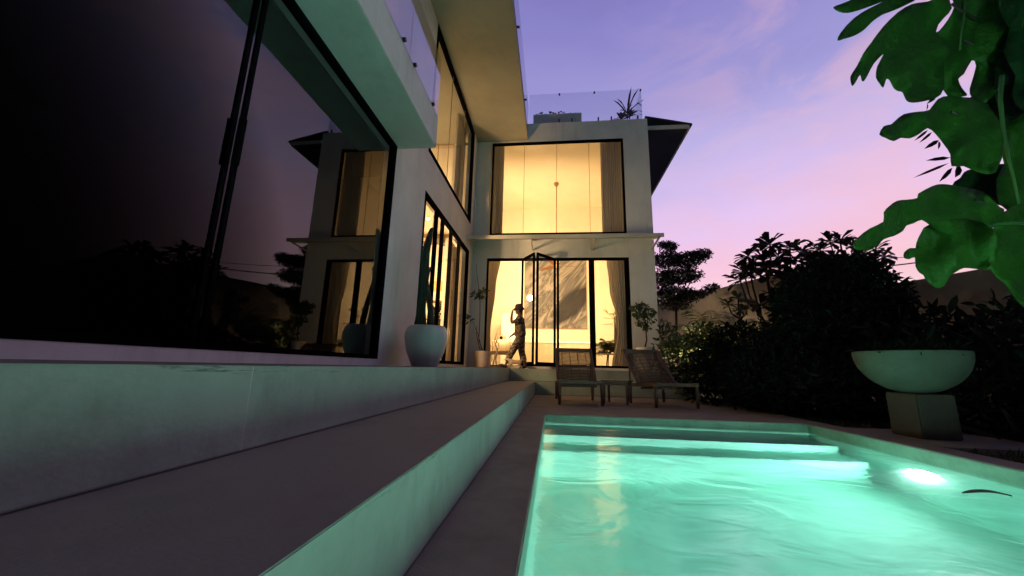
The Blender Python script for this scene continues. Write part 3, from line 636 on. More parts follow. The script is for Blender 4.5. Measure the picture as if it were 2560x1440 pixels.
def palm(name, label, loc, nf, L_, group=None, ll=.34, m='leafpalm', trunk=0, cat='palm', up0=.7, nl=18, pot=None):
    t_ = empty(name, loc); tag(t_, label, cat, group)
    f_ = MB()
    for k in range(nf):
        frond(f_, (0,0,trunk+.1*random.random()), k*2.4+random.uniform(-.3,.3), L_*random.uniform(.75,1.1), random.uniform(up0,1.35), random.uniform(.3,.7), nl, .035, ll)
    f_.build('fronds', m, t_, world=False)
    a = MB()
    for k in range(3): a.tube([(random.uniform(-.05,.05),random.uniform(-.05,.05),0),(0,0,trunk+.12)],[.03,.02],6)
    a.build('stem','bark',t_,world=False)
    return t_
def rosette_tree(label, base, tips, name='frangipani_tree', group=None, ll=.26, m='leafred'):
    t_ = empty(name, base); tag(t_, label, 'tree', group)
    b = MB(); base = Vector(base); P=[];D=[];Nn=[];Ls=[]
    cen = sum((Vector(t) for t in tips), Vector())/len(tips); fork = base*.45+Vector((cen.x,cen.y,cen.z*.62))*.55; fork.z = base.z+(min(t[2] for t in tips)-base.z)*.55
    b.tube([base, (base+fork)/2+Vector((.08,0,0)), fork],[.10,.08,.06],8)
    order = sorted(tips, key=lambda q: q[0]); ng = max(1, len(order)//4); groups = [order[len(order)*g_//ng:len(order)*(g_+1)//ng] for g_ in range(ng)]
    sub = {}
    for g_ in groups:
        c_ = sum((Vector(q) for q in g_), Vector())/len(g_); hub = c_*.62+fork*.38; hub.z = min(q[2] for q in g_)-.22
        b.tube([fork,(fork+hub)/2+Vector((0,0,.06)),hub],[.05,.038,.03],6)
        for q in g_: sub[tuple(q)] = hub
    for t in tips:
        hub = sub[tuple(t)]; t = Vector(t); mid = (hub+t)/2+Vector(((t.x-hub.x)*.25,(t.y-hub.y)*.25,-.05)); b.tube([hub,mid,t],[.026,.020,.016],6)
        n = random.randint(18,24)
        for k in range(n):
            az = k*2.4+random.random()*.4; el = random.uniform(-.6,.95)
            d_ = (math.cos(az)*math.cos(el),math.sin(az)*math.cos(el),math.sin(el)); P.append(t+Vector((0,0,-.03+.04*random.random()))); D.append(d_); Nn.append((random.uniform(-.3,.3),random.uniform(-.3,.3),1)); Ls.append(ll*random.uniform(.75,1.25))
    b.build('trunk','bark',t_,smooth=True)
    leafmesh('crown',P,D,Nn,Ls,np.array(Ls)*.36,m,t_,fold=.12,ob=True)
    return t_

# potted cactus -------------------------------------------------
cx, cy_ = -1.99, 5.85
t_ = empty('cactus_pot', (cx,cy_,ZT)); tag(t_, 'big round grey glazed pot holding the tall cactus by the white pier', 'pot')
a = MB(); a.lathe([(0,0),(.185,0),(.20,.02),(.29,.22),(.335,.42),(.335,.50),(.30,.60),(.275,.625),(.262,.62),(.27,.58),(.28,.52),(0,.50)], 56); a.build('body','pot',t_,world=False,smooth=True)
a = MB(); a.lathe([(0,.545),(.27,.54)],24); a.build('soil','soil',t_,world=False)
def px(zx, zy): q = at(1000+zx/3, 460+zy/3, y=cy_); return q
def rib(mb, cs, n=9):
    pts = [px(a_,b_) for a_,b_,_ in cs]; rr = [w_/2/3/950*cy_ for *_,w_ in cs]
    # smooth the centre line
    P2=[];R2=[]
    for i in range(len(pts)-1):
        for s in (0,.25,.5,.75): 
            P2.append(pts[i].lerp(pts[i+1],s)); R2.append(rr[i]*(1-s)+rr[i+1]*s)
    P2.append(pts[-1]); R2.append(rr[-1])
    up_ = (P2[-1]-P2[-2]).normalized()
    for s in (.5,.8,.97): P2.append(pts[-1]+up_*rr[-1]*s*1.3); R2.append(rr[-1]*math.sqrt(1-s*s))
    m_ = n*4
    base = len(mb.v)
    for p_,r_ in zip(P2,R2):
        for k in range(m_):
            t = 2*math.pi*k/m_; q = r_*(1.08-.22*(k%4==0)-.10*(k%4 in (1,3))); mb.v.append((p_.x+q*math.cos(t),p_.y+q*math.sin(t),p_.z))
    for i in range(len(P2)-1):
        for k in range(m_): mb.f.append((base+i*m_+k,base+i*m_+(k+1)%m_,base+(i+1)*m_+(k+1)%m_,base+(i+1)*m_+k))
t_ = empty('cactus', (cx,cy_,ZT+.545)); tag(t_, 'tall leaning ribbed cactus growing from the round grey pot', 'cactus')
a = MB(); rib(a, [(150,1085,92),(152,1050,90),(158,960,66),(166,880,56),(178,760,70),(182,640,72),(190,520,66),(212,430,52),(228,370,40),(236,345,32)]); a.build('trunk','cactus',t_,smooth=True)
a = MB(); rib(a, [(236,1085,42),(232,1000,42),(222,900,42),(206,800,40),(196,730,38)]); a.build('arm','cactus',t_,smooth=True)
a = MB(); rib(a, [(205,720,22),(214,660,22),(225,632,20)], 7); a.build('arm','cactus',t_,smooth=True)

# slim climber in blush pot by the corner
t_ = empty('blush_pot', (-1.93,10.5,ZT)); tag(t_, 'squat blush coloured plaster pot in the corner left of the doors', 'pot')
a = MB(); a.lathe([(0,0),(.20,0),(.21,.03),(.235,.42),(.23,.44),(.20,.43),(.19,.38),(0,.37)],32); a.build('body','pot2',t_,world=False,smooth=True)
a = MB(); a.lathe([(0,.385),(.195,.385)],20); a.build('soil','soil',t_,world=False)
t_ = empty('slim_tree', (-1.93,10.5,ZT+.37)); tag(t_, 'thin bare stemmed young tree with few leaves in the blush pot', 'plant')
st = MB(); top = at(1200,740,y=10.5); b0 = Vector((-1.93,10.5,ZT+.35))
s1 = [b0+Vector((.03,0,0)), at(1197,850,y=10.5), at(1200,790,y=10.5), at(1200,745,y=10.5), at(1193,690,y=10.5), at(1190,660,y=10.5)]
st.tube(s1,[.016,.012,.010,.008,.006,.004],6); st.tube([b0+Vector((-.05,0,0)),at(1192,840,y=10.5),at(1191,815,y=10.5)],[.014,.011,.005],6); st.tube([b0+Vector((.0,0,0)),at(1195,835,y=10.55),at(1180,800,y=10.6)],[.012,.008,.004],6)
st.build('stem','bark',t_,smooth=True)
P=[];D=[]
for (u,v,n_,s_) in ((1202,738,46,.22),(1178,798,16,.16),(1192,735,14,.14),(1208,728,14,.12)):
    q = at(u,v,y=10.5)
    for k in range(n_): dd = rand_dirs(1)[0]; P.append(np.array(q)+dd*s_*np.array([.9,.8,.45])*random.random()); D.append(dd)
leafmesh('foliage',P,D,rand_dirs(len(P))+np.array([0,0,1.]),.13,.05,'leafmid',t_)
# right pot
q = at(1610,875,y=10.45)
t_ = empty('white_pot', (q.x,10.45,ZT)); tag(t_, 'white ceramic pot behind the right lounger', 'pot')
a = MB(); a.lathe([(0,0),(.15,0),(.17,.03),(.195,.60),(.19,.62),(.165,.61),(.16,.55),(0,.54)],32); a.build('body','potw',t_,world=False,smooth=True)
a = MB(); a.lathe([(0,.56),(.16,.56)],20); a.build('soil','soil',t_,world=False)
t_ = empty('lollipop_tree', (q.x,10.45,ZT+.55)); tag(t_, 'small potted tree with drooping ragged crown against the right wall', 'plant')
st = MB(); st.tube([(q.x,10.45,ZT+.53), at(1617,850,y=10.45), at(1612,800,y=10.45), at(1605,775,y=10.45)],[.022,.018,.014,.008],6); st.build('trunk','bark',t_,smooth=True)
cl_ = [(*at(u,v,y=10.45+dy),rx,rx,rz) for u,v,dy,rx,rz in ((1588,768,0,.14,.08),(1606,763,.05,.14,.08),(1620,780,-.05,.16,.12),(1600,785,0,.17,.12),(1630,795,0,.08,.14),(1606,806,0,.15,.10),(1617,818,0,.08,.10))]
P,d_ = blob_pts(cl_, 520); D = rand_dirs(520)*.8; D[:,2] -= .6; leafmesh('foliage',P,D,rand_dirs(520)+np.array([0,0,1.]),.10,.04,'leafmid',t_)

# indoor palms
q = at(1525,890,y=12.4)
t_ = empty('plant_table', (q.x,12.4,ZF)); tag(t_, 'small round dark side table under the indoor palm', 'table')
a = MB(); a.lathe([(0,.42),(.30,.42),(.30,.45),(0,.45)],28); a.build('top','potw',t_,world=False)
for k in range(3): a = MB(); a.tube([(.2*math.cos(k*2.1),.2*math.sin(k*2.1),0),(.12*math.cos(k*2.1),.12*math.sin(k*2.1),.42)],.018,6); a.build('leg','bark',t_,world=False)
palm('indoor_palm', 'bushy indoor palm standing on the round side table', (q.x,12.4,ZF+.45), 17, .75, ll=.26, up0=.35, m='leafpalm', cat='plant')
q = at(1540,900,y=12.9)
t_ = palm('fan_palm', 'tall thin indoor palm behind the right pane', (q.x,12.9,ZF), 0, .5, trunk=1.55, cat='plant')
f_ = MB()
for k in range(9):
    hx = (random.uniform(-.1,.1),random.uniform(-.1,.1),1.5+random.uniform(-.1,.2)); az = k*.75; el = random.uniform(-.1,.8); c0 = Vector(hx)+Vector((math.cos(az)*math.cos(el),math.sin(az)*math.cos(el),math.sin(el)))*.22
    f_.tube([hx,c0],.006,4)
    for j in range(-4,5):
        a2 = az+j*.28; d_ = Vector((math.cos(a2)*math.cos(el),math.sin(a2)*math.cos(el),math.sin(el)-.12)); s_ = Vector((-math.sin(a2),math.cos(a2),0))*.016
        f_.add([c0,c0+d_*.14+s_,c0+d_*.34,c0+d_*.14-s_],[(0,1,2,3)])
f_.build('leaves','leafpalm',t_,world=False)
q = at(1108,820,y=10.4)
bush('hall_plant','dark leafy houseplant seen through the garden door','plant',[(-3.25,10.6,1.5,.3,.3,.4),(-3.3,10.7,2.0,.3,.28,.3),(-3.2,10.5,1.05,.22,.22,.3)],330,.2,.09,'leafdk',stem=True)

# roof planter and succulents
pl = at(1334,307,y=11.45); pr = at(1453,305,y=11.45)
t_ = empty('roof_planter', ((pl.x+pr.x)/2,11.45,8.31)); tag(t_, 'long grey planter box on the flat roof behind the glass', 'planter')
hw = (pr.x-pl.x)/2; a = MB(); a.box(-hw,hw,-.18,.18,0,.62); a.build('box','wall',t_,world=False,bevel=.01)
a = MB(); a.box(-hw+.03,hw-.03,-.15,.15,.62,.63); a.build('soil','soil',t_,world=False)
ORD = ['first','second','third','fourth','fifth','sixth','seventh','eighth','ninth','tenth','eleventh']
for k in range(11):
    u = 1344+k*10.2+random.uniform(-3,3); q = at(u,288,y=11.45)
    o = None; b = MB(); h = random.uniform(.08,.2); b.tube([(0,0,0),(random.uniform(-.03,.03),0,h)],.008,5)
    for j in range(7):
        dd = rand_dirs(1)[0]; dd[2] = abs(dd[2])*.6; s_ = Vector((-dd[1],dd[0],0)).normalized()*.022; c0 = Vector((0,0,h)); dv = Vector(dd)
        b.add([c0,c0+dv*.05+s_,c0+dv*.11,c0+dv*.05-s_],[(0,1,2,3)])
    o = b.build('seedling','leafdk',None); o.location = (q.x,11.45+random.uniform(-.08,.08),8.935); tag(o,'small dark seedling in the roof planter, %s from the left' % ORD[k],'plant','seedlings in the roof planter')
def agave(u, v, s_, n_, up_, label, y=11.5):
    q = at(u,v,y=y); P=[];D=[];Ls=[]
    t_ = empty('roof_agave',(q.x,y,8.31)); tag(t_,label,'plant')
    zc = q.z
    for k in range(n_):
        az = k*2.4; el = random.uniform(.15,1.3) if not up_ else random.uniform(.8,1.45); P.append((q.x,y,zc)); D.append((math.cos(az)*math.cos(el),math.sin(az)*math.cos(el),math.sin(el))); Ls.append(s_*random.uniform(.7,1.1))
    leafmesh('leaves',P,D,[(0,0,1)]*n_,Ls,.075,'leafdk',t_,fold=.3)
    a = MB(); a.tube([(q.x,y,8.31),(q.x,y,zc)],.02,6); a.build('stem','bark',t_)
agave(1553,300,.38,16,False,'short spiky agave on the roof, left of the tall stalked one')
agave(1574,293,.36,16,False,'spiky agave on the roof right at the glass corner')
agave(1568,285,.85,7,True,'tall spike leaved stalk rising over the roof agaves')

# ------------------------------------------------------------------ garden
a = MB()
def wl(y): return 5.65-.361*(y-14)
def wseg(mb,y0,y1,h):
    dx = .25; vs=[]
    for z in (-.3,h):
        for (x,y) in ((wl(y0),y0),(wl(y0)+dx,y0),(wl(y1)+dx,y1),(wl(y1),y1)): vs.append((x,y,z))
    mb.add(vs,[(0,3,2,1),(4,5,6,7),(0,1,5,4),(1,2,6,5),(2,3,7,6),(3,0,4,7)])
t_ = empty('garden_wall',(wl(12),12,-.05)); tag(t_,'tall plain rendered boundary wall stepping down behind the garden','wall')
wseg(a,-8,9.8,2.62); a.build('low_section','gwall',t_)
a = MB(); wseg(a,9.8,22,3.5); a.build('high_section','gwall',t_)

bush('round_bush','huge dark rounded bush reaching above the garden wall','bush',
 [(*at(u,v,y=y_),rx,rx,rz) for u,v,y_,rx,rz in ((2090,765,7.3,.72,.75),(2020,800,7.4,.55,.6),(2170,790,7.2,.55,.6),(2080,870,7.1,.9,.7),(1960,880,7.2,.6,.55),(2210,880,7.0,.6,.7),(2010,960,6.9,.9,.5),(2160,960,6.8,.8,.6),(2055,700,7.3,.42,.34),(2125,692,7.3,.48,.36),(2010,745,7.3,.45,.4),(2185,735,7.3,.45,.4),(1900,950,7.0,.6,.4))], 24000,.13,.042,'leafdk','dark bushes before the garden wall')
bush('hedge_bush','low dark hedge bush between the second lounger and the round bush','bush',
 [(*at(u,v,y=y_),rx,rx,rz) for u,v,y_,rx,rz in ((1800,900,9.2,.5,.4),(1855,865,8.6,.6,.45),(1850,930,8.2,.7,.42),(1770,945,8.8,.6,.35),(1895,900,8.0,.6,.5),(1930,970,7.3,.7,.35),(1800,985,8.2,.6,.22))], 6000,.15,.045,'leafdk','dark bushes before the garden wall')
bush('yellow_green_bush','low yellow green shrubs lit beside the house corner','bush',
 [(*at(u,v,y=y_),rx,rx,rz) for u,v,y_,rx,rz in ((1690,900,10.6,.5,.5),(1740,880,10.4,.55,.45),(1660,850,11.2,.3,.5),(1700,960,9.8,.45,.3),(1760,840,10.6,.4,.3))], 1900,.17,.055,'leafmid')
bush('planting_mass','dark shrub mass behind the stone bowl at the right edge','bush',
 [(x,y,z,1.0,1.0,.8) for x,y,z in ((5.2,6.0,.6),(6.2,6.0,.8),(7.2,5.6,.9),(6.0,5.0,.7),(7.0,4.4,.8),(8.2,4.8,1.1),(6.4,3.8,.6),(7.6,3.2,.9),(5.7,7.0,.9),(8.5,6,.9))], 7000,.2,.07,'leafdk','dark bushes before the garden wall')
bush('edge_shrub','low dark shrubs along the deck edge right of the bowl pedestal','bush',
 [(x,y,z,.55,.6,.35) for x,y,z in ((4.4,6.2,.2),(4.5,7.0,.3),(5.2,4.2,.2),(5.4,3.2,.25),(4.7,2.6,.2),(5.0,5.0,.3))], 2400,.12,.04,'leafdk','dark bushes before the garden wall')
# layered tree at the house corner
t_ = empty('layered_tree',(3.75,12.3,-.05)); tag(t_,'dark tree with flat layered crown rising at the house corner','tree')
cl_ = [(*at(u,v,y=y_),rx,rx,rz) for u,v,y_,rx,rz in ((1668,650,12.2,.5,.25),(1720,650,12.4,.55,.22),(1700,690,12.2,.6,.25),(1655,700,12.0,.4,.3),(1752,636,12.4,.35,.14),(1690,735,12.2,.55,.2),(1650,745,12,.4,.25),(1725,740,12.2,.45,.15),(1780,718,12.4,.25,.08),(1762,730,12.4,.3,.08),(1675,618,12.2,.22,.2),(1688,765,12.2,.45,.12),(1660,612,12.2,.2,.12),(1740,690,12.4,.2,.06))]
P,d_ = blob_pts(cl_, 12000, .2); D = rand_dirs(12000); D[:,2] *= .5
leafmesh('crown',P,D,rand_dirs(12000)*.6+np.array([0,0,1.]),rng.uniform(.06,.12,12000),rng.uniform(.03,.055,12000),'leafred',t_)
st = MB(); fk = at(1690,770,y=12.2); st.tube([(3.75,12.3,-.05),at(1692,860,y=12.25),fk],[.05,.04,.035],7)
for c_ in cl_: st.tube([fk,(fk+Vector(c_[:3]))/2+Vector((0,0,.1)),Vector(c_[:3])],[.025,.016,.006],5)
st.build('trunk','bark',t_,smooth=True)
# frangipanis
def tips(L_, y0, sp=.5): return [tuple(at(u,v,y=y0+random.uniform(-sp,sp))) for u,v in L_]
rosette_tree('spreading frangipani with thick leaf rosettes left of the round bush', (5.0,9.3,-.05), tips([(1860,680),(1850,700),(1885,655),(1905,625),(1925,610),(1945,640),(1975,620),(1990,650),(1960,670),(1925,670),(1900,690),(1870,640),(1995,700),(1955,700),(1940,740),(1985,735),(1910,650),(2005,625),(1975,690),(1900,760),(1960,770)],9.2), group='frangipani trees', ll=.34)
rosette_tree('frangipani with sparse upright leaf rosettes above the round bush', (6.0,8.4,-.05), tips([(2050,625),(2075,605),(2100,600),(2130,615),(2160,630),(2190,620),(2120,650),(2085,645),(2040,650),(2180,655),(2210,640),(2065,660),(2150,660),(2030,670)],8.6), group='frangipani trees', ll=.28)
rosette_tree('small young frangipani in front of the garden wall', (4.9,10.6,-.05), tips([(1845,745),(1820,760),(1870,760),(1850,775)],10.6,.2), group='frangipani trees', ll=.25, m='leafmid')
# areca palms
palm('areca_palm','arching areca palm lit warm beside the house corner',(4.5,11.2,-.05),15,1.9,'areca palms along the garden wall',ll=.42,trunk=1.25,up0=.8,nl=24)
palm('areca_palm','low areca palm in the shrubs before the wall',(4.3,10.3,-.05),11,1.3,'areca palms along the garden wall',ll=.36,trunk=.75,up0=.6,nl=20)
palm('areca_palm','areca palm tight against the villa side wall',(3.5,11.7,-.05),9,1.2,'areca palms along the garden wall',ll=.33,trunk=1.0,up0=.7,nl=18)
t_ = empty('added_garden_spotlight',(3.75,10.9,-.05)); tag(t_,'small black spotlight added unseen in the shrubs to light the garden wall','lamp')  # unseen lamp added for the warm light on wall and shrubs
a = MB(); a.tube([(0,0,0),(0,0,.35)],.012,6); a.build('spike','black',t_,world=False)
a = MB(); a.lathe([(.0,-.06),(.04,-.06),(.05,.05),(.046,.05),(.04,.03),(0,.03)],16,(0,0,.40)); a.build('head','black',t_,world=False)
a = MB(); a.lathe([(0,.035),(.04,.035)],16,(0,0,.40)); a.build('lens','lamp',t_,world=False)
light('spot_light',(3.75,10.9,.50),190,(1,.74,.42),.08,tgt=(5.0,12.6,2.0))
# grass verge
P = np.stack([rng.uniform(3.55,5.2,5000), rng.uniform(2.0,10.5,5000), np.full(5000,-.05)],1); keep = ~((P[:,0]<4.8)&(P[:,1]>4.05)&(P[:,1]<5.35)); P = P[keep]; n = len(P)
D = rand_dirs(n)*.5; D[:,2] = 1; o = leafmesh('grass',P,D,rand_dirs(n),rng.uniform(.04,.10,n),.012,'grass'); o['kind'] = 'stuff'
# overhead wires beyond the wall
for (pa,pb,lab) in (((1900,690),(2700,590),'thick'),((2000,660),(2700,575),'thin')):
    A = at(*pa,y=34); B = at(*pb,y=30); m_ = MB(); pts=[A.lerp(B,s/12)+Vector((0,0,-.5*math.sin(math.pi*s/12))) for s in range(13)]
    m_.tube(pts, .05 if lab=='thick' else .025, 5); o = m_.build('power_cable','cord',None); tag(o, 'thick dark overhead cable crossing the sky above the wall' if lab=='thick' else 'thin upper overhead cable crossing the pink sky','cable')

# bowl planter
BCX, BCY, BR = 3.92, 4.72, .475
t_ = empty('bowl_planter',(BCX,BCY,0)); tag(t_,'big half round cement bowl planter on a square pedestal by the pool','planter')
a = MB(); a.box(-.17,.20,-.20,.18,0,.445); a.build('pedestal','ped',t_,world=False,bevel=.01)
pr_ = [(0,.43)]+[(BR*math.sin(R(q)), .875-.435*math.cos(R(q))) for q in range(6,91,6)]+[(BR,.89),(BR-.04,.89),(BR-.06,.84),(0,.80)]
a = MB(); a.lathe(pr_,64); a.build('bowl','bowl',t_,world=False,smooth=True)
a = MB(); a.lathe([(0,.85),(BR-.05,.85)],32); a.build('soil','soil',t_,world=False)
bush('bowl_fern','low dark ferny plants filling the cement bowl','plant',[(BCX,BCY,.88,.40,.40,.06),(BCX-.2,BCY,.87,.2,.22,.05),(BCX+.2,BCY+.1,.93,.22,.22,.09)],420,.11,.022,'leafdk',stem=False).location

# ------------------------------------------------------------------ breadfruit tree with the huge lobed leaves
t_ = empty('breadfruit_tree',(4.25,3.35,-.05)); tag(t_,'broad leaved tree with huge lobed leaves hanging over the right edge','tree')
LEAVES = [ # outlines (zoomed px: u = 2060+x/2, v = y/2), distance, tilt
 ([(480,-60),(290,10),(180,50),(120,65),(75,60),(45,38),(80,22),(180,-20),(300,-90)],3.25,.0),
 ([(480,-20),(400,30),(330,60),(290,75),(240,110),(200,150),(150,180),(100,195),(66,203),(85,160),(150,90),(230,40),(330,-10),(400,-60)],3.2,.1),
 ([(500,10),(440,20),(370,60),(300,130),(240,210),(200,265),(165,330),(138,370),(133,395),(143,430),(165,400),(182,372),(190,402),(203,402),(222,370),(250,318),(300,268),(268,330),(262,385),(280,415),(298,437),(312,395),(330,400),(350,440),(375,456),(395,460),(410,495),(430,510),(470,510),(520,500),(565,485),(600,440),(600,300),(640,250),(560,160),(600,90),(640,40),(600,-40),(540,0)],3.15,.15),
 ([(655,30),(620,100),(575,155),(560,170),(590,260),(585,400),(620,480),(700,480),(715,470),(690,440),(672,395),(700,370),(740,300),(760,330),(738,410),(730,470),(800,520),(900,400),(960,200),(1020,60),(1000,-60),(660,-60)],3.35,-.1),
 ([(640,480),(570,495),(530,548),(470,558),(400,570),(360,600),(335,622),(300,630),(278,670),(310,688),(352,705),(385,688),(430,692),(480,668),(520,640),(560,668),(600,720),(632,770),(640,830),(700,830),(770,858),(860,860),(900,700),(820,520)],3.05,.12),
 ([(640,925),(590,920),(545,930),(475,968),(470,990),(420,998),(370,1003),(330,1030),(302,1062),(300,1108),(235,1140),(170,1190),(148,1240),(200,1250),(245,1242),(300,1196),(350,1180),(395,1155),(412,1128),(450,1115),(490,1098),(530,1122),(640,1180),(800,1180),(900,1060),(880,1035),(800,960),(720,940)],2.85,.2),
 ([(530,1122),(490,1160),(464,1215),(458,1240),(430,1240),(400,1262),(400,1290),(425,1295),(455,1285),(458,1330),(480,1362),(500,1375),(512,1398),(560,1440),(600,1430),(625,1385),(660,1360),(700,1340),(760,1345),(830,1345),(870,1250),(860,1150),(700,1090)],2.95,-.15),
 ([(840,1190),(860,1100),(930,1040),(1040,1010),(1120,1100),(1120,1450),(1050,1560),(960,1500),(900,1420),(830,1345)],3.1,.1),
 ([(900,1040),(870,1000),(860,900),(900,820),(870,700),(890,560),(960,440),(1060,340),(1140,500),(1140,900),(1060,1060),(960,1070)],3.4,-.1),
 ([(700,860),(760,840),(900,820),(960,900),(900,1000),(890,1030),(800,1000),(720,980),(640,930),(680,890),(740,870)],3.7,.05),
 ([(900,-60),(880,60),(930,140),(900,260),(960,380),(940,470),(1000,560),(1160,560),(1180,-60)],3.15,.0),
 ([(860,300),(900,250),(980,260),(1040,330),(1050,450),(1000,560),(930,600),(870,540),(850,420)],3.3,.1),
 ([(740,480),(780,440),(900,420),(940,600),(900,760),(800,800),(700,700),(660,560)],3.75,.0),
]
def big_leaf(poly, dist, tilt, m='leafbig', k=0):
    bm = bmesh.new(); us = [2060+x/2 for x,_ in poly]; vs_ = [y/2 for _,y in poly]; cu = sum(us)/len(us); cv = sum(vs_)/len(vs_)
    # round the traced outline with a Catmull-Rom pass
    pts = []; n = len(us)
    for i in range(n):
        p = [np.array((us[(i+j)%n],vs_[(i+j)%n])) for j in (-1,0,1,2)]
        for s in (0,.5):
            q = .5*((2*p[1])+(-p[0]+p[2])*s+(2*p[0]-5*p[1]+4*p[2]-p[3])*s*s+(-p[0]+3*p[1]-3*p[2]+p[3])*s**3)
            pts.append(q)
    fc = bm.faces.new([bm.verts.new((q[0],q[1],0)) for q in pts])
    bmesh.ops.triangulate(bm, faces=[fc]); 
    for _ in range(2):
        bmesh.ops.subdivide_edges(bm, edges=[e for e in bm.edges if e.calc_length() > 22], cuts=1)
        bmesh.ops.triangulate(bm, faces=bm.faces)
    for v in bm.verts:
        u_, w_ = v.co.x, v.co.y; du, dv = (u_-cu)/200, (w_-cv)/200
        # leaves droop towards their tips and ripple between the lateral veins
        dd = dist+tilt*du*1.2-.10*(du*du+dv*dv)+.035*math.sin(dv*9+du*5+k)+.02*math.sin(du*13-k)
        q = RW @ np.array([u_-1280., -(w_-720.), -F]); q = q/q[1]*dd*.93; v.co = Vector((q[0],q[1],q[2]+EYE))-wpos(t_)
    me = bpy.data.meshes.new('leaf'); bm.to_mesh(me); bm.free(); me.materials.append(M[m]); me.polygons.foreach_set('use_smooth',[True]*len(me.polygons))
    o = bpy.data.objects.new('leaf',me); C.objects.link(o); o.parent = t_; s_ = o.modifiers.new('thick','SOLIDIFY'); s_.thickness = .004; return o
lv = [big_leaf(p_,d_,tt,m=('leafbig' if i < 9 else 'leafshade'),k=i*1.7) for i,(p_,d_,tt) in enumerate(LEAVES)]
def ribline(pts, dist, r0=.011):
    a = MB(); P = [at(2060+x/2,y/2,y=dist*.93) for x,y in pts]; a.tube(P,[r0*(1-.6*i/len(P)) for i in range(len(P))],6); return a
ribline([(705,-40),(700,60),(688,150),(680,250)],3.27).build('midrib','leafrib',lv[3],smooth=True)
ribline([(890,380),(882,500),(895,640),(920,780),(950,900),(975,1020)],3.12,.014).build('midrib','leafrib',lv[8],smooth=True)
ribline([(1050,1120),(940,1115),(860,1120),(800,1135)],2.9).build('midrib','leafrib',lv[7],smooth=True)
# thin dark leaflets between
f_ = MB()
for (x0,y0,x1,y1,w_) in ((625,815,445,890,14),(632,788,508,803,20),(642,838,575,910,22),(680,828,655,888,34),(760,870,640,925,22),(785,945,700,938,16),(520,650,450,705,14),(540,660,475,715,14),(575,700,500,745,22),(575,705,570,748,14),(560,485,512,520,16),(516,518,512,552,8)):
    A = at(2060+x0/2,y0/2,y=3.5); B = at(2060+x1/2,y1/2,y=3.45); d_ = (B-A); s_ = d_.cross(Vector((0,1,.1))).normalized()*w_/2/2/950*3.5
    f_ = MB(); up_ = d_.cross(s_).normalized()*.006
    f_.add([A,A.lerp(B,.3)+s_*.9+up_,A.lerp(B,.65)+s_*.8+up_,B,A.lerp(B,.65)-s_*.8+up_,A.lerp(B,.3)-s_*.9+up_,A.lerp(B,.5)],[(0,1,6),(1,2,6),(2,3,6),(3,4,6),(4,5,6),(5,0,6)])
    f_.build('leaflet','leafdk',t_)
a = MB(); a.tube([(4.25,3.35,-.05),(4.15,3.3,1.0),(4.35,3.4,2.2),(4.3,3.5,3.4),(4.6,3.6,4.6)],[.09,.08,.07,.05,.03],10)
for (x,y,d_) in ((640,20,3.2),(640,560,3.05),(760,1000,2.9),(780,1200,3.0),(700,200,3.3)):
    e_ = at(2060+x/2,y/2,y=d_*.93); a.tube([(4.3,3.45,max(1.2,e_.z-.5)),(4.0,3.3,e_.z-.1),e_],[.02,.015,.01],6)
a.build('trunk','bark',t_,smooth=True)
# fallen leaf floating on the pool
A = at(2405,1232,z=WZ+.004); B = at(2530,1240,z=WZ+.004); d_ = (B-A); s_ = Vector((-d_.y,d_.x,0)).normalized()*.022
a = MB(); c0 = (A+B)/2
P_ = []; n_ = 8
for i in range(n_+1):
    s = i/n_; p_ = A.lerp(B,s)-c0; w_ = math.sin(math.pi*s)**.7; z_ = .004+.02*math.sin(math.pi*s)
    P_ += [p_+s_*w_+Vector((0,0,z_)), p_-s_*w_+Vector((0,0,z_-.008))]
a.add(P_, [(2*i,2*i+1,2*i+3,2*i+2) for i in range(n_)]); o = a.build('fallen_leaf','leafmid',None,smooth=True); o.location = c0; tag(o,'narrow dark fallen leaf floating on the pool near the lamp','leaf')

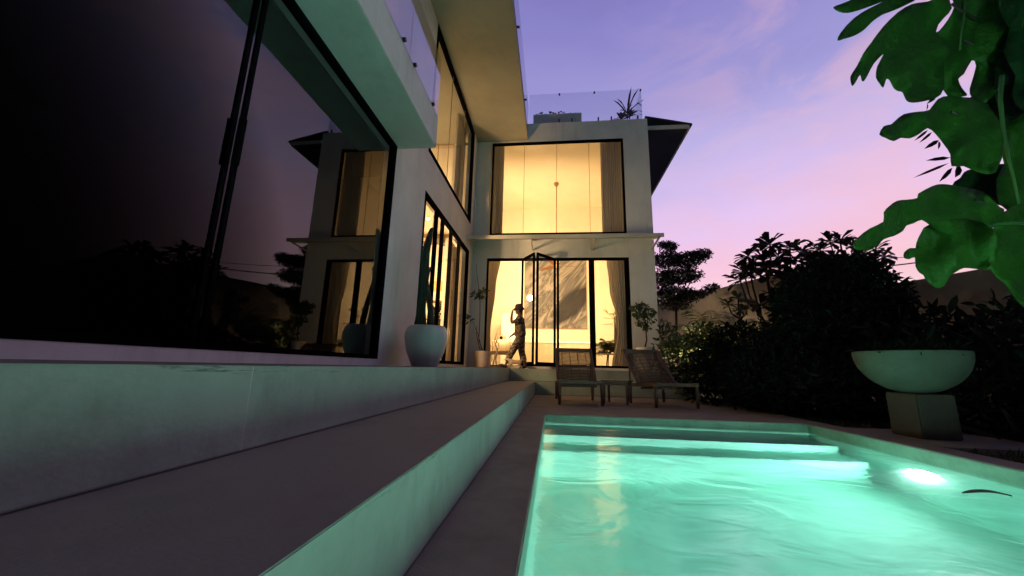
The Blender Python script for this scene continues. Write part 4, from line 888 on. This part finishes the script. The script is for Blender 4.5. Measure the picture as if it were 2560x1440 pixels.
# ------------------------------------------------------------------ loungers and table
def lounger():
    t_ = empty('garden_lounger'); W2 = .37
    def leg(x,y,h):
        a = MB(); a.tube([(x,y,0),(x,y,h*.6),(x,y,h)],[.024,.034,.038],10); return a
    for x in (-W2,W2): leg(x,-.62,.40).build('leg','teak',t_,world=False,smooth=True); leg(x,.62,.34).build('leg','teak',t_,world=False,smooth=True)
    a = MB()
    for x in (-W2,W2): a.beam((x,-.66,.395),(x,.70,.325),.055,.07)
    a.beam((-W2,-.63,.39),(W2,-.63,.39),.04,.06); a.beam((-W2,.66,.33),(W2,.66,.33),.04,.05); a.beam((-W2,.0,.30),(W2,0,.30),.03,.04)
    a.build('seat_frame','teak',t_,world=False,bevel=.006)
    a = MB()   # woven seat, sagging cords
    for k in range(26):
        y = -.60+k*.031; z = .415-.005*k*.6; a.tube([(-W2+.02,y,z),(-.15,y,z-.025),(.15,y,z-.025),(W2-.02,y,z)],.012,5)
    for x in (-.25,-.08,.08,.25): a.tube([(x,-.62,.39),(x,.15,.36)],.008,5)
    a.build('seat','rope',t_,world=False,smooth=True)
    b = MB(); p0 = Vector((0,.10,.36)); p1 = Vector((0,.86,1.01))
    for x in (-W2,W2): b.beam(p0+Vector((x*.97,-.04,-.02)),p1+Vector((x,0,.03)),.055,.06)
    b.beam(p1+Vector((-W2,0,.01)),p1+Vector((W2,0,.01)),.045,.08)
    bb = b.build('back_frame','teak',t_,world=False,bevel=.006)
    a = MB()
    for k in range(22):
        q = p0.lerp(p1,(k+.6)/22.5); a.tube([q+Vector((-W2+.02,0,0)),q+Vector((-.15,.02,-.018)),q+Vector((.15,.02,-.018)),q+Vector((W2-.02,0,0))],.0125,5)
    for x in (-.25,-.08,.08,.25): a.tube([p0+Vector((x,.012,0)),p1+Vector((x,.012,0))],.008,5)
    a.build('backrest','rope',t_,world=False,smooth=True)
    a = MB(); 
    for x in (-W2+.04,W2-.04): a.beam((x,.62,.34),p0.lerp(p1,.62)+Vector((x,.03,0)),.028,.028)
    a.build('prop','teak',t_,world=False)
    return t_
def copy_tree(o, parent=None):
    c = o.copy(); C.objects.link(c); c.parent = parent
    for ch in o.children: copy_tree(ch, c)
    return c
L1 = lounger(); L2 = copy_tree(L1)
L1.location = (.46,7.62,0); L1.rotation_euler = (0,0,R(2)); L2.location = (2.0,7.66,0); L2.rotation_euler = (0,0,R(11))
tag(L1,'left woven teak lounger with its back to the folding doors','lounger','woven teak loungers by the pool'); tag(L2,'right woven teak lounger turned slightly, near the garden','lounger','woven teak loungers by the pool')
t_ = empty('side_table',(1.22,7.66,0),R(-20)); tag(t_,'small square teak side table between the two loungers','table')
a = MB(); a.box(-.26,.26,-.26,.26,.40,.43); a.build('top','teak',t_,world=False,bevel=.008)
a = MB(); a.box(-.23,.23,-.23,-.20,.34,.40); a.box(-.23,.23,.20,.23,.34,.40); a.box(-.23,-.20,-.197,.197,.34,.40); a.box(.20,.23,-.197,.197,.34,.40); a.build('apron','teak',t_,world=False)
for x in (-.21,.21):
    for y in (-.21,.21): a = MB(); a.tube([(x,y,0),(x,y,.34)],[.018,.028],10); a.build('leg','teak',t_,world=False,smooth=True)

# ------------------------------------------------------------------ person and dog
def skin_obj(name, verts, edges, radii, m, parent, root=0, sub=2, smooth=True):
    me = bpy.data.meshes.new(name); me.from_pydata(verts, edges, []); o = bpy.data.objects.new(name, me); C.objects.link(o); o.parent = parent
    o.modifiers.new('skin','SKIN'); sl = me.skin_vertices[0].data
    for i, r_ in enumerate(radii): sl[i].radius = (r_, r_) if not isinstance(r_, tuple) else r_
    sl[root].use_root = True
    s = o.modifiers.new('sub','SUBSURF'); s.levels = sub; s.render_levels = sub
    dg = bpy.context.evaluated_depsgraph_get(); ev_ = o.evaluated_get(dg); nm = bpy.data.meshes.new_from_object(ev_); o.modifiers.clear(); o.data = nm
    nm.materials.clear(); nm.materials.append(M[m]); nm.polygons.foreach_set('use_smooth',[True]*len(nm.polygons)); return o
ground = at(1296,919,y=10.15)
PR = empty('person',(at(1294,915,y=10.15).x,10.15,ZT)); tag(PR,'person in dark hat and printed shirt and trousers walking left, hand raised to the face','person')
# x = right in the photo (person faces -x), y away, z up
class SK:
    def __init__(s): s.v=[]; s.e=[]; s.r=[]
    def ch(s, pts, start=None):
        prev = start
        for (x,y,z,r_) in pts:
            s.v.append((x,y,z)); s.r.append(r_); i = len(s.v)-1
            if prev is not None: s.e.append((prev,i))
            prev = i
        return prev
k = SK()
pel = k.ch([(.055,0,.86,.115)])
chest = k.ch([(.05,0,.98,.105),(.04,0,1.12,.12),(.035,0,1.25,.125),(.04,0,1.34,.085)],pel)
nk = k.ch([(.03,0,1.40,.050),(.015,0,1.455,.052)],chest)
hd = k.ch([(-.01,0,1.50,.078),(.0,0,1.57,.092),(.01,0,1.64,.07)],nk)
# legs: left (near camera, -y) leads, right trails
hl = k.ch([(.03,-.08,.80,.095),(-.04,-.09,.64,.08),(-.12,-.09,.46,.056),(-.20,-.09,.32,.052),(-.29,-.09,.12,.034),(-.31,-.09,.07,.035),(-.38,-.09,.075,.032),(-.44,-.09,.10,.022)],pel)
hr = k.ch([(.07,.08,.80,.095),(.075,.09,.62,.08),(.08,.09,.45,.056),(.12,.09,.30,.052),(.19,.09,.11,.034),(.19,.09,.06,.036),(.12,.09,.035,.032),(.06,.09,.02,.024)],pel)
# arms
def hand(base, d_, up_, curl, s=1):
    # palm and five separate fingers
    d_ = Vector(d_).normalized(); up_ = Vector(up_).normalized(); sd = d_.cross(up_).normalized(); b = Vector(base)
    i = k.ch([(*(b+d_*.03),.024),(*(b+d_*.065),.028)], start=base_i)
    for j, ln_ in enumerate((.07,.078,.072,.058)):
        o_ = b+d_*.075+sd*(j-1.5)*.017; q1 = o_+d_*ln_*.5-up_*curl*.012; q2 = q1+d_*ln_*.45*(1-curl*.5)-up_*curl*.03
        k.ch([(*o_,.010),(*q1,.009),(*q2,.008)], start=i)
    th_ = b+d_*.03-sd*.028; k.ch([(*th_,.012),(*(th_-sd*.02+d_*.03),.010),(*(th_-sd*.025+d_*.055-up_*.01),.009)], start=i-1)
base_i = k.ch([(.045,-.13,1.32,.066),(.03,-.19,1.29,.058),(-.06,-.22,1.22,.052),(-.165,-.20,1.17,.048),(-.175,-.16,1.32,.040),(-.165,-.12,1.44,.029)],chest)
hand((-.165,-.12,1.44),(.12,.25,.9),(-1,0,.1),.9)
base_i = k.ch([(.045,.13,1.32,.062),(.05,.19,1.27,.058),(.03,.22,1.12,.052),(.0,.22,1.00,.046),(-.12,.20,.93,.038),(-.17,.19,.89,.027)],chest)
hand((-.17,.19,.89),(-.7,-.1,-.5),(0,-.3,1),.5)
body = skin_obj('body', k.v, k.e, k.r, 'skin', PR, 0)
# face: nose, mouth ridge, ear as one surface part of the head
a = MB(); 
def ell(mb, c, r_, n=10, sy=1):
    prof = [(math.sin(math.pi*i/n), -math.cos(math.pi*i/n)) for i in range(n+1)]; b_ = MB(); b_.lathe(prof, 16); mb.add([(c[0]+v[0]*r_[0], c[1]+v[1]*r_[1], c[2]+v[2]*r_[2]) for v in b_.v], b_.f)
ell(a,(-.098,0,1.545),(.022,.014,.022)); ell(a,(-.082,0,1.495),(.018,.024,.010)); ell(a,(.01,-.088,1.54),(.018,.01,.03)); ell(a,(.01,.088,1.54),(.018,.01,.03)); ell(a,(-.055,0,1.46),(.034,.035,.022))
a.build('face','skin',PR,world=False,smooth=True)
a = MB(); ell(a,(-.084,-.032,1.56),(.008,.013,.006)); ell(a,(-.084,.032,1.56),(.008,.013,.006)); a.build('eyes','hair',PR,world=False,smooth=True)
a = MB(); ell(a,(.045,0,1.555),(.075,.092,.085)); a.build('hair','hair',PR,world=False,smooth=True)
a = MB(); a.lathe([(.145,-.045),(.150,-.04),(.115,.015),(.102,.03),(.098,.085),(.075,.115),(0,.12)],28,(0,0,1.595)); a.v = [(v[0]*1.05+.005,v[1],v[2]-(v[0])*-.10) for v in a.v]
h = a.build('hat','hat',PR,world=False,smooth=True)
s = SK(); c0 = s.ch([(.055,0,.80,.175)]); c1 = s.ch([(.052,0,.92,.165),(.042,0,1.08,.160),(.035,0,1.24,.160),(.04,0,1.33,.115),(.035,0,1.375,.070)],c0)
sh = len(s.v)-2
s.ch([(.045,-.14,1.315,.082),(.02,-.20,1.27,.068),(-.055,-.225,1.215,.064)],sh); s.ch([(.048,.14,1.315,.082),(.045,.20,1.25,.068),(.03,.225,1.14,.062)],sh)
skin_obj('shirt', s.v, s.e, s.r, 'shirt', PR, 0)
s = SK(); c0 = s.ch([(.055,0,.90,.122)]); c1 = s.ch([(.055,0,.80,.135)],c0)
s.ch([(.02,-.08,.72,.122),(-.04,-.09,.62,.110),(-.12,-.09,.46,.094),(-.20,-.09,.32,.090),(-.275,-.09,.15,.082)],c1); s.ch([(.075,.08,.72,.122),(.078,.09,.60,.110),(.085,.09,.45,.094),(.13,.09,.30,.092),(.18,.09,.13,.088)],c1)
skin_obj('trousers', s.v, s.e, s.r, 'trouser', PR, 0)
for (x,y,z,an) in ((-.37,-.09,.055,.25),(.13,.09,.03,-.15)):
    a = MB(); ell(a,(0,0,0),(.125,.045,.035)); o = a.build('shoe','hat',PR,world=False,smooth=True); o.location = (x,y,z); o.rotation_euler = (0,an,0)

DG = empty('dog',(at(1286,918,y=9.95).x,9.95,ZT)); tag(DG,'small fluffy cream dog trotting at the feet of the walking person','dog')
s = SK(); b0 = s.ch([(.13,0,.16,.052)]); b1 = s.ch([(.03,0,.155,.050),(-.08,0,.165,.062)],b0); n_ = s.ch([(-.14,0,.205,.040),(-.175,0,.235,.044),(-.225,0,.222,.024),(-.25,0,.215,.016)],b1)
s.ch([(.17,0,.20,.022),(.20,0,.245,.026),(.18,0,.285,.018)],b0)
for (x,y,st_,dx) in ((-.09,-.04,b1,-.05),(-.09,.04,b1,.03)): s.ch([(x,y,.11,.026),(x+dx*.4,y,.06,.016),(x+dx,y,.015,.014),(x+dx-.025,y,.008,.011)],st_)
for (x,y,st_,dx) in ((.15,-.04,b0,.04),(.15,.04,b0,-.04)): s.ch([(x-.01,y,.11,.034),(x-.03+dx*.3,y,.08,.020),(x+.025+dx*.6,y,.05,.015),(x+dx,y,.014,.013),(x+dx-.025,y,.008,.011)],st_)
skin_obj('body', s.v, s.e, s.r, 'fur', DG, 0)
for y in (-.032,.032):
    a = MB(); a.add([(-.17,y-.015,.265),(-.15,y+.015,.265),(-.155,y*1.2,.315),(-.175,y,.27)],[(0,1,2),(1,3,2),(3,0,2),(0,3,1)]); a.build('ear','fur',DG,world=False)
a = MB(); ell(a,(-.264,0,.222),(.010,.009,.008)); a.build('nose','hair',DG,world=False,smooth=True)
a = MB(); ell(a,(-.205,-.026,.248),(.006,.005,.006)); ell(a,(-.205,.026,.248),(.006,.005,.006)); a.build('eyes','hair',DG,world=False,smooth=True)
